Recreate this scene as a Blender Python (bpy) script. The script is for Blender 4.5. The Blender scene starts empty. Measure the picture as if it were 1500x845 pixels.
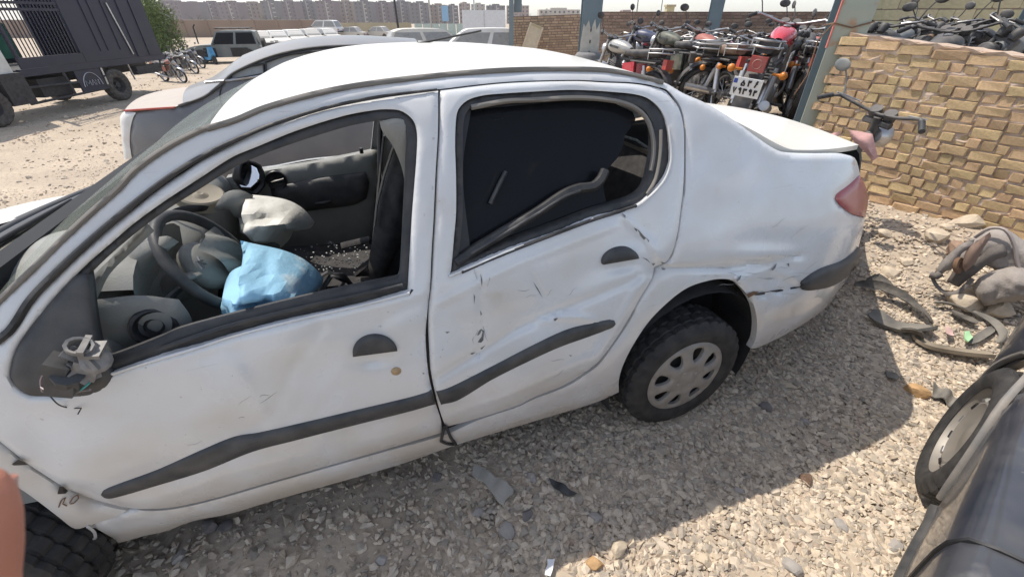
import bpy, bmesh, math, random
import numpy as np
from mathutils import Vector, Matrix
from mathutils.geometry import delaunay_2d_cdt
random.seed(7); rng = np.random.default_rng(7)
sc = bpy.context.scene; COL = sc.collection
PI = math.pi
# ---------------------------------------------------------------- camera, sky, sun
CAM_H = 1.67; FPX = 615.0; PITCH = math.radians(33.0)
cam = bpy.data.cameras.new('camera'); camo = bpy.data.objects.new('camera', cam); COL.objects.link(camo)
camo.location = (0, 0, CAM_H); camo.rotation_euler = (PI/2 - PITCH, 0, 0)
cam.sensor_width = 36; cam.lens = 36*FPX/1500.0; cam.clip_start = 0.005; cam.clip_end = 5000
cam.dof.use_dof = True; cam.dof.focus_distance = 2.4; cam.dof.aperture_fstop = 18
sc.camera = camo
SUN_EL, SUN_AZ = math.radians(60.5), math.radians(148)
SUND = Vector((math.cos(SUN_EL)*math.cos(SUN_AZ), math.cos(SUN_EL)*math.sin(SUN_AZ), math.sin(SUN_EL)))
w = bpy.data.worlds.new('World'); sc.world = w; w.use_nodes = True
nt = w.node_tree; bg = nt.nodes['Background']
sky = nt.nodes.new('ShaderNodeTexSky'); sky.sky_type = 'NISHITA'; sky.sun_disc = False
sky.sun_elevation = SUN_EL; sky.sun_rotation = PI/2 - SUN_AZ
sky.air_density = 1.0; sky.dust_density = 1.6; sky.ozone_density = 1.0; sky.altitude = 900
hz = nt.nodes.new('ShaderNodeHueSaturation'); hz.inputs['Saturation'].default_value = .6   # dusty air pales the blue
nt.links.new(sky.outputs[0], hz.inputs['Color']); nt.links.new(hz.outputs[0], bg.inputs[0]); bg.inputs[1].default_value = 0.15
sl = bpy.data.lights.new('sun', 'SUN'); sl.energy = 2.9; sl.angle = math.radians(0.5); sl.color = (1, .93, .83)
so = bpy.data.objects.new('sun', sl); COL.objects.link(so); so.rotation_euler = SUND.to_track_quat('Z', 'Y').to_euler()
sc.view_settings.view_transform = 'Standard'; sc.view_settings.look = 'None'
sc.view_settings.exposure = 0.72; sc.view_settings.gamma = 1
# ---------------------------------------------------------------- picture <-> place
CP, SP = math.cos(PITCH), math.sin(PITCH)
def ray(u, v):
    u = np.asarray(u, float); v = np.asarray(v, float); a = (422-v)/FPX
    return np.stack([(u-750)/FPX, CP+a*SP, -SP+a*CP], -1)
def sstep(q): q = np.clip(q, 0, 1); return q*q*(3-2*q)
def ground_z(x, y):
    x = np.asarray(x, float); y = np.asarray(y, float)
    d = -0.95*sstep((y-2.2*x-6.5)/14.0)
    wv = .75*x+.66*y; right = sstep((x-.2*y+.6)/1.2)
    r = (.37*sstep((wv-2.75)/1.55)+.15*sstep((wv-4.4)/1.6))*right
    n = .012*np.sin(3.1*x+1.3*y)+.010*np.sin(5.3*y-2.2*x+1)+.006*np.sin(9*x+7*y)
    return d+r+n
def gpt(u, v):
    z = 0.0
    for i in range(80):
        d = ray(u, v); t = (z-CAM_H)/d[2]; z = .6*z+.4*float(ground_z(t*d[0], t*d[1]))
    return Vector((t*d[0], t*d[1], z))
def atY(u, v, Y):
    d = ray(u, v); t = Y/d[1]; return Vector((t*d[0], Y, CAM_H+t*d[2]))
class Frame:
    """vertical side plane: s along e, y outward along n; local coords (s, -y, z)"""
    def __init__(s, o, ang):
        s.o = np.array([o[0], o[1], 0.0]); s.ang = ang
        s.e = np.array([math.cos(ang), math.sin(ang), 0]); s.n = np.array([math.sin(ang), -math.cos(ang), 0])
    def hit(s, u, v, y):
        d = ray(u, v); t = (s.o@s.n+y)/(d@s.n); P = d*np.expand_dims(t, -1)+np.array([0, 0, CAM_H])
        return (P-s.o)@s.e, P[..., 2]
    def loc(s, u, v, y):
        a, z = s.hit(u, v, y); return np.stack([a, -np.broadcast_to(y, np.shape(a)), z], -1)
    def lift(s, prof, u, v, off=0.0):
        y = np.zeros(np.shape(u))
        for i in range(14):
            a, z = s.hit(u, v, y); y = .3*y+.7*(prof(a, z)+off)
        a, z = s.hit(u, v, y)
        return np.stack([a, -y, z], -1)
    def wdir(s): return Matrix.Rotation(s.ang, 4, 'Z')
# ---------------------------------------------------------------- objects and tags
def tag(o, label=None, cat=None, group=None, kind=None):
    if label: o['label'] = label
    if cat: o['category'] = cat
    if group: o['group'] = group
    if kind: o['kind'] = kind
    return o
def thing(name, label, cat, loc=(0, 0, 0), rotz=0, group=None):
    o = bpy.data.objects.new(name, None); COL.objects.link(o); o.empty_display_size = .1
    o.location = loc; o.rotation_euler = (0, 0, rotz)
    return tag(o, label, cat, group)
def mkobj(name, V, F, mat, parent=None, smooth=40, origin=None):
    V = [tuple(map(float, v)) for v in V]
    me = bpy.data.meshes.new(name)
    if parent is None and origin is None and V:
        A = np.array(V); origin = (float((A[:, 0].min()+A[:, 0].max())/2), float((A[:, 1].min()+A[:, 1].max())/2), float(A[:, 2].min()))
    if parent is None and origin is not None:
        V = [(v[0]-origin[0], v[1]-origin[1], v[2]-origin[2]) for v in V]
    me.from_pydata(V, [], F); me.update()
    o = bpy.data.objects.new(name, me); COL.objects.link(o)
    if mat: me.materials.append(mat)
    if parent is not None: o.parent = parent
    elif origin is not None: o.location = origin
    if smooth:
        me.polygons.foreach_set('use_smooth', [True]*len(me.polygons))
        if smooth < 180: me.set_sharp_from_angle(angle=math.radians(smooth))
    return o
class MB:
    def __init__(s): s.v = []; s.f = []
    def add(s, V, F):
        n = len(s.v); s.v += [tuple(x) for x in V]; s.f += [tuple(i+n for i in f) for f in F]; return s
    def box(s, c, size, R=None, taper=None):
        V = []
        for z in (-.5, .5):
            k = 1 if (taper is None or z < 0) else taper
            for x, y in ((-.5, -.5), (.5, -.5), (.5, .5), (-.5, .5)):
                p = Vector((x*size[0]*k, y*size[1]*k, z*size[2]))
                if R is not None: p = R@p
                V.append(p+Vector(c))
        return s.add(V, [(0, 3, 2, 1), (4, 5, 6, 7), (0, 1, 5, 4), (1, 2, 6, 5), (2, 3, 7, 6), (3, 0, 4, 7)])
    def tube(s, path, r, n=8, closed=False, caps=True, flat=1.0, up=None):
        P = [Vector(p) for p in path]; m = len(P); R = r if hasattr(r, '__len__') else [r]*m
        V = []; prev = None
        for i in range(m):
            a = P[i-1] if (i > 0 or closed) else P[i]; b = P[(i+1) % m] if (i < m-1 or closed) else P[i]
            t = (b-a).normalized() if (b-a).length > 1e-9 else Vector((0, 0, 1))
            if prev is None:
                u = Vector(up) if up else (Vector((0, 0, 1)) if abs(t.z) < .9 else Vector((1, 0, 0)))
            else: u = prev
            u = (u-t*u.dot(t)); u = u.normalized() if u.length > 1e-6 else t.orthogonal().normalized(); prev = u
            q = t.cross(u)
            for k in range(n):
                an = 2*PI*k/n; V.append(P[i]+u*(math.cos(an)*R[i]*flat)+q*(math.sin(an)*R[i]))
        F = []
        for i in range(m if closed else m-1):
            j = (i+1) % m
            for k in range(n): F.append((i*n+k, i*n+(k+1) % n, j*n+(k+1) % n, j*n+k))
        if caps and not closed: F.append(tuple(range(n-1, -1, -1))); F.append(tuple((m-1)*n+k for k in range(n)))
        return s.add(V, F)
    def lathe(s, prof, c=(0, 0, 0), axis=(0, 0, 1), n=24, closed=False, rfun=None):
        """prof: (radius, height along axis)"""
        ax = Vector(axis).normalized(); u = ax.orthogonal().normalized() if abs(ax.z) > .9 else Vector((0, 0, 1)); u = (u-ax*u.dot(ax)).normalized(); q = ax.cross(u)
        V = []
        for k in range(n):
            an = 2*PI*k/n
            for j, (r, hh) in enumerate(prof):
                rr = r if rfun is None else rfun(r, hh, an, k, j)
                V.append(Vector(c)+ax*hh+u*(math.cos(an)*rr)+q*(math.sin(an)*rr))
        m = len(prof); F = []
        for k in range(n):
            l = (k+1) % n
            for j in range(m if closed else m-1):
                i2 = (j+1) % m
                F.append((k*m+j, k*m+i2, l*m+i2, l*m+j))
        return s.add(V, F)
    def grid(s, fn, nu, nv, wrapu=False):
        V = [fn(i/(nu if wrapu else nu-1), j/(nv-1)) for i in range(nu) for j in range(nv)]; F = []
        for i in range(nu if wrapu else nu-1):
            k = (i+1) % nu
            for j in range(nv-1): F.append((i*nv+j, k*nv+j, k*nv+j+1, i*nv+j+1))
        return s.add(V, F)
    def prism(s, poly, axis, d0, d1):
        """poly: 2D points; axis 0/1/2 is the extrusion axis"""
        n = len(poly); V = []
        for d in (d0, d1):
            for a, b in poly:
                p = [a, b]; p.insert(axis, d); V.append(tuple(p))
        F = [tuple(range(n-1, -1, -1)), tuple(range(n, 2*n))]+[(i, (i+1) % n, n+(i+1) % n, n+i) for i in range(n)]
        return s.add(V, F)
    def ell(s, c, r, nu=14, nv=9, R=None):
        def fn(a, b):
            th = 2*PI*a; ph = PI*(b-.5); p = Vector((math.cos(ph)*math.cos(th)*r[0], math.cos(ph)*math.sin(th)*r[1], math.sin(ph)*r[2]))
            if R is not None: p = R@p
            return p+Vector(c)
        return s.grid(fn, nu, nv, True)
    def build(s, name, mat, parent=None, smooth=40, origin=None): return mkobj(name, s.v, s.f, mat, parent, smooth, origin)
def cr_resample(pts, step, closed=True, sharp=50):
    P = [np.array(p, float) for p in pts]; n = len(P); out = []
    def ang(i):
        a = P[i]-P[i-1]; b = P[(i+1) % n]-P[i]
        return abs(math.degrees(math.atan2(a[0]*b[1]-a[1]*b[0], a@b)))
    cor = [(ang(i) > sharp) or (not closed and i in (0, n-1)) for i in range(n)]
    for i in range(n if closed else n-1):
        p1, p2 = P[i], P[(i+1) % n]
        p0 = P[i-1] if not cor[i] else 2*p1-p2
        p3 = P[(i+2) % n] if not cor[(i+1) % n] else 2*p2-p1
        L = np.linalg.norm(p2-p1); k = max(1, int(math.ceil(L/step)))
        d0 = max(np.linalg.norm(p1-p0), 1e-6); d2 = max(np.linalg.norm(p3-p2), 1e-6)
        m1 = (p2-p0)/(d0+L)*L; m2 = (p3-p1)/(d2+L)*L
        for j in range(k):
            t = j/k; t2 = t*t; t3 = t2*t
            out.append((2*t3-3*t2+1)*p1+(t3-2*t2+t)*m1+(-2*t3+3*t2)*p2+(t3-t2)*m2)
    if not closed: out.append(P[-1])
    return np.array(out)
def inpoly(X, Y, poly):
    r = np.zeros(X.shape, bool); n = len(poly); j = n-1
    for i in range(n):
        xi, yi = poly[i]; xj, yj = poly[j]
        c = ((yi > Y) != (yj > Y)) & (X < (xj-xi)*(Y-yi)/(yj-yi+1e-12)+xi); r ^= c; j = i
    return r
def dist_poly(X, Y, poly):
    d = np.full(X.shape, 1e9)
    A = np.asarray(poly); B = np.roll(A, -1, 0)
    for a, b in zip(A, B):
        ab = b-a; t = np.clip(((X-a[0])*ab[0]+(Y-a[1])*ab[1])/(ab@ab+1e-12), 0, 1)
        d = np.minimum(d, np.hypot(X-a[0]-t*ab[0], Y-a[1]-t*ab[1]))
    return d
def tri_region(outline, holes=(), step=9.0, sharp=50, bstep=None, smooth=True):
    bs = bstep or step
    loops = [cr_resample(l, bs, True, sharp if smooth else -1) for l in [outline]+list(holes)]
    if not smooth: loops = [cr_resample(l, bs, True, 0) for l in [outline]+list(holes)]
    P = []; E = []; 
    for L in loops:
        n0 = len(P); P += list(L); E += [(n0+i, n0+(i+1) % len(L)) for i in range(len(L))]
    A = loops[0]; x0, y0 = A.min(0); x1, y1 = A.max(0)
    gx, gy = np.meshgrid(np.arange(x0, x1+step, step), np.arange(y0, y1+step, step*.87))
    gx = gx+(np.arange(gx.shape[0])[:, None] % 2)*step*.5
    gx = gx.ravel(); gy = gy.ravel()
    ok = inpoly(gx, gy, loops[0])
    for L in loops[1:]: ok &= ~inpoly(gx, gy, L)
    gx = gx[ok]; gy = gy[ok]
    if len(gx):
        d = np.min([dist_poly(gx, gy, L) for L in loops], 0); k = d > step*.45; gx = gx[k]; gy = gy[k]
    P += [np.array(q) for q in zip(gx, gy)]
    res = delaunay_2d_cdt([Vector(p) for p in P], E, [], 0, 1e-6)
    V = np.array([tuple(v) for v in res[0]]); T = [tuple(f) for f in res[2]]
    cx = np.array([V[list(t)].mean(0) for t in T]); keep = inpoly(cx[:, 0], cx[:, 1], loops[0])
    for L in loops[1:]: keep &= ~inpoly(cx[:, 0], cx[:, 1], L)
    T = [t for t, k in zip(T, keep) if k]
    used = sorted({i for t in T for i in t}); mp = {o: i for i, o in enumerate(used)}
    V = V[used]; T = [tuple(mp[i] for i in t) for t in T]
    d = np.min([dist_poly(V[:, 0], V[:, 1], L) for L in loops], 0)
    return V, T, d
def skirt(V3, T, dvec):
    """add an inward rim along open edges"""
    from collections import Counter
    c = {}
    for t in T:
        for i in range(len(t)):
            a, b = t[i], t[(i+1) % len(t)]
            if (b, a) in c: c.pop((b, a))
            else: c[(a, b)] = 1
    V = [tuple(p) for p in V3]; F = list(T); m = {}
    for (a, b) in c:
        for i in (a, b):
            if i not in m: m[i] = len(V); V.append(tuple(np.array(V3[i])+np.array(dvec)))
        F.append((b, a, m[a], m[b]))
    return V, F
def blob(rx, ry, rz, seed, sub=2, amp=.25, freq=1.6):
    bm = bmesh.new(); bmesh.ops.create_icosphere(bm, subdivisions=sub, radius=1); r = random.Random(seed)
    ph = [(Vector((r.uniform(-1, 1), r.uniform(-1, 1), r.uniform(-1, 1)))*freq*2, r.uniform(0, 6)) for _ in range(6)]
    V = []
    for v in bm.verts:
        k = 1+amp*sum(math.sin(v.co.dot(a)+b) for a, b in ph)/3
        V.append((v.co.x*rx*k, v.co.y*ry*k, v.co.z*rz*k))
    F = [tuple(x.index for x in f.verts) for f in bm.faces]; bm.free(); return V, F
# ---------------------------------------------------------------- materials
def mat(name, col, rough=.6, metal=0., var=.15, vs=6., bump=0., bs=60., dust=0., dustcol=(.42, .35, .27), coat=0., col2=None, c2s=3., c2t=.55, up=0., spec=.5, objrand=0., low=None, scrapes=0):
    m = bpy.data.materials.new(name); m.use_nodes = True; t = m.node_tree; N = t.nodes; L = t.links
    b = N['Principled BSDF']; b.inputs['Roughness'].default_value = rough; b.inputs['Metallic'].default_value = metal
    b.inputs['Coat Weight'].default_value = coat; b.inputs['Coat Roughness'].default_value = .08; b.inputs['Specular IOR Level'].default_value = spec
    tc = N.new('ShaderNodeTexCoord')
    def noise(scale, det=5):
        n = N.new('ShaderNodeTexNoise'); n.inputs['Scale'].default_value = scale; n.inputs['Detail'].default_value = det; L.new(tc.outputs['Object'], n.inputs['Vector']); return n
    def mix(fac, a, bb):
        x = N.new('ShaderNodeMix'); x.data_type = 'RGBA'
        if hasattr(fac, 'is_linked'): L.new(fac, x.inputs['Factor'])
        else: x.inputs['Factor'].default_value = fac
        for k, val in (('A', a), ('B', bb)):
            i = [q for q in x.inputs if q.name == k and q.type == 'RGBA'][0]
            if hasattr(val, 'is_linked'): L.new(val, i)
            else: i.default_value = (*val, 1)
        return [q for q in x.outputs if q.type == 'RGBA'][0]
    def ramp(fac, p0, p1):
        r = N.new('ShaderNodeMapRange'); r.inputs[1].default_value = p0; r.inputs[2].default_value = p1; L.new(fac, r.inputs[0]); return r.outputs[0]
    n1 = noise(vs)
    c = mix(ramp(n1.outputs[0], .3, .7), [x*(1-var) for x in col], [min(1, x*(1+var)) for x in col])
    if col2: c = mix(ramp(noise(c2s, 7).outputs[0], c2t, c2t+.07), c, col2)
    if objrand:
        oi = N.new('ShaderNodeObjectInfo'); hs = N.new('ShaderNodeHueSaturation'); L.new(c, hs.inputs['Color'])
        L.new(ramp(oi.outputs['Random'], -0.0, 1.0), hs.inputs['Value'])
        mr = hs.inputs['Value'].links[0].from_node; mr.inputs[3].default_value = 1-objrand; mr.inputs[4].default_value = 1+objrand
        m2 = N.new('ShaderNodeMath'); m2.operation = 'MULTIPLY'; m2.inputs[1].default_value = 7.13; L.new(oi.outputs['Random'], m2.inputs[0])
        m3 = N.new('ShaderNodeMath'); m3.operation = 'FRACT'; L.new(m2.outputs[0], m3.inputs[0])
        r2 = ramp(m3.outputs[0], 0, 1); r2.node.inputs[3].default_value = .488; r2.node.inputs[4].default_value = .510; L.new(r2, hs.inputs['Hue'])
        c = hs.outputs[0]
    if scrapes:   # long thin scuffs running along the car
        mp_ = N.new('ShaderNodeMapping'); mp_.inputs['Scale'].default_value = (3.5, 3.5, 85); mp_.inputs['Rotation'].default_value = (0, .18, 0); L.new(tc.outputs['Object'], mp_.inputs[0]); ns_ = N.new('ShaderNodeTexNoise'); ns_.inputs['Scale'].default_value = 1.6; ns_.inputs['Detail'].default_value = 4; L.new(mp_.outputs[0], ns_.inputs['Vector'])
        ms_ = N.new('ShaderNodeMath'); ms_.operation = 'MULTIPLY'; L.new(ramp(ns_.outputs[0], .66, .70), ms_.inputs[0]); L.new(ramp(noise(2.3, 3).outputs[0], .52, .62), ms_.inputs[1]); m5_ = N.new('ShaderNodeMath'); m5_.operation = 'MULTIPLY'; L.new(ms_.outputs[0], m5_.inputs[0]); m5_.inputs[1].default_value = .55; c = mix(m5_.outputs[0], c, (.33, .30, .27))
        sp5 = ramp(noise(70, 3).outputs[0], .70, .73); m6_ = N.new('ShaderNodeMath'); m6_.operation = 'MULTIPLY'; L.new(sp5, m6_.inputs[0]); L.new(ramp(noise(3.1, 2).outputs[0], .5, .62), m6_.inputs[1]); m7_ = N.new('ShaderNodeMath'); m7_.operation = 'MULTIPLY'; L.new(m6_.outputs[0], m7_.inputs[0]); m7_.inputs[1].default_value = .5; c = mix(m7_.outputs[0], c, (.25, .22, .2))
    if low:   # beige tone mixed in more towards the bottom, broken up by noise
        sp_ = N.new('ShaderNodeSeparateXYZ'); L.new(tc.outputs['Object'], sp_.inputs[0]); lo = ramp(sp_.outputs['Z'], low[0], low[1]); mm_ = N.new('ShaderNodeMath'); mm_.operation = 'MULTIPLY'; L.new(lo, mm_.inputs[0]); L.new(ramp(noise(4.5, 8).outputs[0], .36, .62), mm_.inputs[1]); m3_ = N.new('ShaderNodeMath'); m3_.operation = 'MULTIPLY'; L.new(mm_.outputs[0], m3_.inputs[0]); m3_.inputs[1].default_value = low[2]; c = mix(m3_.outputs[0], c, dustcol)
    if dust or up:
        d = ramp(noise(vs*1.7, 6).outputs[0], .35, .75)
        ml = N.new('ShaderNodeMath'); ml.operation = 'MULTIPLY'; L.new(d, ml.inputs[0]); ml.inputs[1].default_value = dust; fac = ml.outputs[0]
        if up:
            ge = N.new('ShaderNodeNewGeometry'); sx = N.new('ShaderNodeSeparateXYZ'); L.new(ge.outputs['Normal'], sx.inputs[0])
            u2 = ramp(sx.outputs['Z'], .3, 1.0); mu = N.new('ShaderNodeMath'); mu.operation = 'MULTIPLY'; L.new(u2, mu.inputs[0]); mu.inputs[1].default_value = up
            ad = N.new('ShaderNodeMath'); ad.operation = 'ADD'; ad.use_clamp = True; L.new(fac, ad.inputs[0]); L.new(mu.outputs[0], ad.inputs[1]); fac = ad.outputs[0]
        c = mix(fac, c, dustcol)
        rr = N.new('ShaderNodeMapRange'); rr.inputs[3].default_value = rough; rr.inputs[4].default_value = max(rough, .85); L.new(fac, rr.inputs[0]); L.new(rr.outputs[0], b.inputs['Roughness'])
    L.new(c, b.inputs['Base Color'])
    if bump:
        bp = N.new('ShaderNodeBump'); bp.inputs['Strength'].default_value = min(1, bump); bp.inputs['Distance'].default_value = .01
        L.new(noise(bs, 8).outputs[0], bp.inputs['Height']); L.new(bp.outputs[0], b.inputs['Normal'])
    return m
def glass(name, col=(.6, .65, .65), rough=.05, alpha=.35, spec=.5):
    m = bpy.data.materials.new(name); m.use_nodes = True; t = m.node_tree; N = t.nodes; L = t.links
    b = N['Principled BSDF']; b.inputs['Base Color'].default_value = (*col, 1); b.inputs['Roughness'].default_value = rough
    tc = N.new('ShaderNodeTexCoord'); n = N.new('ShaderNodeTexNoise'); n.inputs['Scale'].default_value = 5; n.inputs['Detail'].default_value = 6; L.new(tc.outputs['Object'], n.inputs['Vector'])
    r = N.new('ShaderNodeMapRange'); r.inputs[1].default_value = .3; r.inputs[2].default_value = .7; r.inputs[3].default_value = alpha*.75 if alpha < .9 else alpha-.02; r.inputs[4].default_value = min(1, alpha*1.25)
    L.new(n.outputs[0], r.inputs[0]); L.new(r.outputs[0], b.inputs['Alpha']); b.inputs['Specular IOR Level'].default_value = spec; return m
M = {}
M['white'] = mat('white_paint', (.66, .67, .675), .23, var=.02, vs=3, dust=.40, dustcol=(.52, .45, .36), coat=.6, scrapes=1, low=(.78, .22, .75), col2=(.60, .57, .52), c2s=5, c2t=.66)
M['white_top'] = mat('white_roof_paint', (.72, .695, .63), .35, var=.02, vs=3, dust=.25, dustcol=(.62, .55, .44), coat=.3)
M['sill'] = mat('dirty_white_paint', (.59, .585, .565), .4, var=.04, vs=4, dust=.6, dustcol=(.50, .42, .33), coat=.2)
M['rubber'] = mat('black_rubber', (.022, .023, .025), .55, var=.2, vs=10, dust=.22, dustcol=(.2, .18, .16), bump=.12, bs=150)
M['trim'] = mat('dark_grey_plastic', (.034, .036, .039), .5, var=.15, vs=8, dust=.3, dustcol=(.22, .2, .18), bump=.08, bs=220)
M['seal'] = mat('roof_strip_rubber', (.20, .185, .165), .8, var=.1)
M['black'] = mat('black_plastic', (.012, .012, .014), .45, var=.2, dust=.12, dustcol=(.12, .11, .1))
M['dash'] = mat('grey_dashboard_plastic', (.22, .225, .21), .55, var=.15, vs=9, dust=.55, dustcol=(.22, .2, .17), bump=.15, bs=250)
M['cloth_in'] = mat('dark_seat_cloth', (.035, .034, .036), .9, var=.25, vs=14, dust=.35, dustcol=(.14, .125, .115), bump=.2, bs=200)
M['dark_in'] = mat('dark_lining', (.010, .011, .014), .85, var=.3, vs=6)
M['tyre'] = mat('tyre_rubber', (.020, .020, .021), .75, var=.25, vs=12, dust=.5, dustcol=(.10, .09, .08), bump=.2, bs=120)
M['hubcap'] = mat('dusty_silver_plastic', (.36, .345, .32), .5, metal=.35, var=.1, vs=14, dust=.5, dustcol=(.27, .23, .19))
M['steel'] = mat('bare_steel', (.5, .5, .5), .35, metal=.8, var=.15, dust=.4, dustcol=(.35, .3, .25))
M['chrome'] = mat('chrome', (.45, .45, .46), .3, metal=.85, var=.15, dust=.55, dustcol=(.4, .36, .3))
M['tail'] = mat('faded_red_lens', (.36, .075, .075), .3, var=.08, dust=.3, dustcol=(.42, .2, .18), coat=.4)
M['lining'] = mat('wheel_arch_liner', (.02, .021, .023), .8, var=.3, dust=.3, dustcol=(.1, .09, .08))
M['airbag_blue'] = mat('blue_airbag_fabric', (.33, .60, .78), .75, var=.10, vs=9, col2=(.60, .76, .82), c2s=6, c2t=.57, bump=.25, bs=60)
M['airbag_white'] = mat('white_airbag_fabric', (.74, .72, .65), .8, var=.15, vs=9, bump=.3, bs=50)
M['screen'] = glass('dusty_windscreen', (.36, .40, .34), .35, .24)
M['tint'] = glass('tinted_glass', (.010, .011, .013), .2, .995, .12)
M['mirror'] = mat('mirror_glass', (.75, .78, .8), .05, metal=1, var=.02)
M['rust'] = mat('rusty_primer', (.16, .09, .05), .9, var=.4)
M['scratch'] = mat('bare_scraped_metal', (.17, .165, .16), .8, var=.4, vs=30)
M['brass'] = mat('worn_lock_metal', (.42, .33, .22), .45, metal=.6, var=.3, vs=60)
# ================================================================ ground
M['dirt'] = mat('sandy_dirt', (.44, .36, .27), .95, var=.16, vs=.9, col2=(.34, .275, .21), c2s=22, c2t=.52, bump=1, bs=18)
def make_ground():
    xs = np.concatenate([-np.geomspace(1200, 9.2, 46), np.linspace(-9, 9, 181), np.geomspace(9.2, 1200, 46)])
    ysx = np.concatenate([-np.geomspace(60, 2.1, 12), np.linspace(-2, 14, 161), np.geomspace(14.2, 1200, 56)])
    X, Y = np.meshgrid(xs, ysx); Z = ground_z(X, Y)
    near = np.exp(-((np.hypot(X-1, Y-1)/5)**2)); r2 = np.random.default_rng(3)
    Z = Z+near*r2.normal(0, .006, Z.shape); Z = np.where(np.hypot(X, Y) > 140, -1.0, Z); Z = np.where(np.hypot(X, Y) > 200, -7.0, Z)
    n, m = X.shape; V = np.stack([X.ravel(), Y.ravel(), Z.ravel()], 1)
    F = [(i*m+j, i*m+j+1, (i+1)*m+j+1, (i+1)*m+j) for i in range(n-1) for j in range(m-1)]
    o = mkobj('ground', V, F, M['dirt'], None, 180, (0, 0, 0)); o['kind'] = 'structure'
make_ground()
def stones_mesh(name, C, S, mats, seed, label):
    """thousands of angular chips joined into one mesh; C centres (n,3), S sizes (n,)"""
    r = np.random.default_rng(seed); bm = bmesh.new(); bmesh.ops.create_icosphere(bm, subdivisions=1, radius=1)
    bv = np.array([v.co[:] for v in bm.verts]); bf = np.array([[v.index for v in f.verts] for f in bm.faces]); bm.free()
    n = len(C); nv = len(bv); nf = len(bf)
    V = bv[None]*(1+r.normal(0, .27, (n, nv, 1)))
    # flatten by random planes so the chips get facets
    for k in range(4):
        d = r.normal(size=(n, 3)); d /= np.linalg.norm(d, axis=1, keepdims=True); lim = r.uniform(.3, .7, (n, 1))
        p = np.einsum('nvk,nk->nv', V, d); ex = np.maximum(p-lim, 0); V = V-ex[:, :, None]*d[:, None, :]
    V = V*np.stack([r.uniform(.8, 1.5, n), r.uniform(.7, 1.1, n), r.uniform(.5, .9, n)], 1)[:, None, :]
    a = r.uniform(0, 2*PI, n); t = r.normal(0, .3, n); ca, sa, ct, st = np.cos(a), np.sin(a), np.cos(t), np.sin(t); Z0 = np.zeros(n); O1 = np.ones(n)
    R1 = np.stack([np.stack([ca, -sa, Z0], 1), np.stack([sa, ca, Z0], 1), np.stack([Z0, Z0, O1], 1)], 1); R2 = np.stack([np.stack([O1, Z0, Z0], 1), np.stack([Z0, ct, -st], 1), np.stack([Z0, st, ct], 1)], 1)
    V = np.einsum('nij,nvj->nvi', np.einsum('nij,njk->nik', R1, R2), V)*S[:, None, None]+C[:, None, :]
    me = bpy.data.meshes.new(name); me.vertices.add(n*nv); me.vertices.foreach_set('co', V.astype(np.float32).ravel())
    FI = (bf[None]+(np.arange(n)*nv)[:, None, None]).astype(np.int32).ravel(); me.loops.add(len(FI)); me.loops.foreach_set('vertex_index', FI)
    me.polygons.add(n*nf); me.polygons.foreach_set('loop_start', np.arange(0, n*nf*3, 3, dtype=np.int32)); 
    me.update(calc_edges=True); me.shade_flat()
    me.polygons.foreach_set('material_index', np.repeat(r.integers(0, len(mats), n), nf).astype(np.int32))
    for m in mats: me.materials.append(m)
    o = bpy.data.objects.new(name, me); COL.objects.link(o); tag(o, label, 'gravel', None, 'stuff'); return o
GM = [mat('gravel_a', (0.422, 0.358, 0.283), .9, var=.2, vs=30, bump=.3, bs=80), mat('gravel_b', (0.526, 0.444, 0.348), .9, var=.2, vs=30), mat('gravel_c', (0.341, 0.294, 0.238), .9, var=.2, vs=30), mat('gravel_d', (0.513, 0.424, 0.315), .9, var=.2, vs=25), mat('gravel_e', (0.437, 0.35, 0.267), .9, var=.2, vs=25), mat('gravel_f', (0.604, 0.509, 0.392), .9, var=.15, vs=25)]
def in_view(x, y, m=.15):
    z = ground_z(x, y); dep = y*CP+(CAM_H-z)*SP; up = y*SP+(z-CAM_H)*CP; u = FPX*x/np.maximum(dep, .01); v = -FPX*up/np.maximum(dep, .01)
    return (dep > .1) & (np.abs(u) < 750*(1+m)) & (np.abs(v) < 422*(1+m))
def scatter(n, x0, x1, y0, y1, dens, smin, smax, seed, p=2.2):
    r = np.random.default_rng(seed); x = r.uniform(x0, x1, n); y = r.uniform(y0, y1, n); k = in_view(x, y) & (r.uniform(0, 1, n) < dens(x, y)); x, y = x[k], y[k]
    S = smin+(smax-smin)*r.uniform(0, 1, len(x))**p; C = np.stack([x, y, ground_z(x, y)+S*.15], 1); return C, S
def patchy(x, y): return .5+.25*np.sin(2.1*x+3*y)+.25*np.sin(4.3*y-3.1*x+2)
def dens_near(x, y):
    w_ = x-.2; g_ = sstep((x+.9+.25*np.sin(5*y))/1.3); slope = 1-.88*sstep((.75*x+.66*y-3.1)/.9)
    return np.clip(.13+.85*g_, 0, 1)*slope
C1 = scatter(150000, -1.8, 4.2, .2, 3.6, dens_near, .0105, .0225, 11); C2 = scatter(46000, -1.8, 4.2, .2, 3.6, lambda x, y: (.35+.65*dens_near(x, y))*(1-.7*sstep((.75*x+.66*y-3.2)/.8)), .004, .010, 12, 1.2)
C3 = scatter(1500, -1.2, 4.0, .3, 3.4, dens_near, .020, .031, 13, 2.5)
stones_mesh('gravel', np.concatenate([C1[0], C2[0], C3[0]]), np.concatenate([C1[1], C2[1], C3[1]]), GM, 5, 'loose grey and tan crushed stone covering the ground around the white sedan')
C4 = scatter(150000, -26, -1.5, 2.5, 26, lambda x, y: np.clip(.3*patchy(x, y)+.14, 0, 1)*np.clip(6/np.hypot(x, y), 0, 1), .012, .05, 14, 3)
C5 = scatter(26000, -9, -1.0, 2.0, 9, lambda x, y: .55*patchy(x, y), .006, .018, 15, 2)
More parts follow.
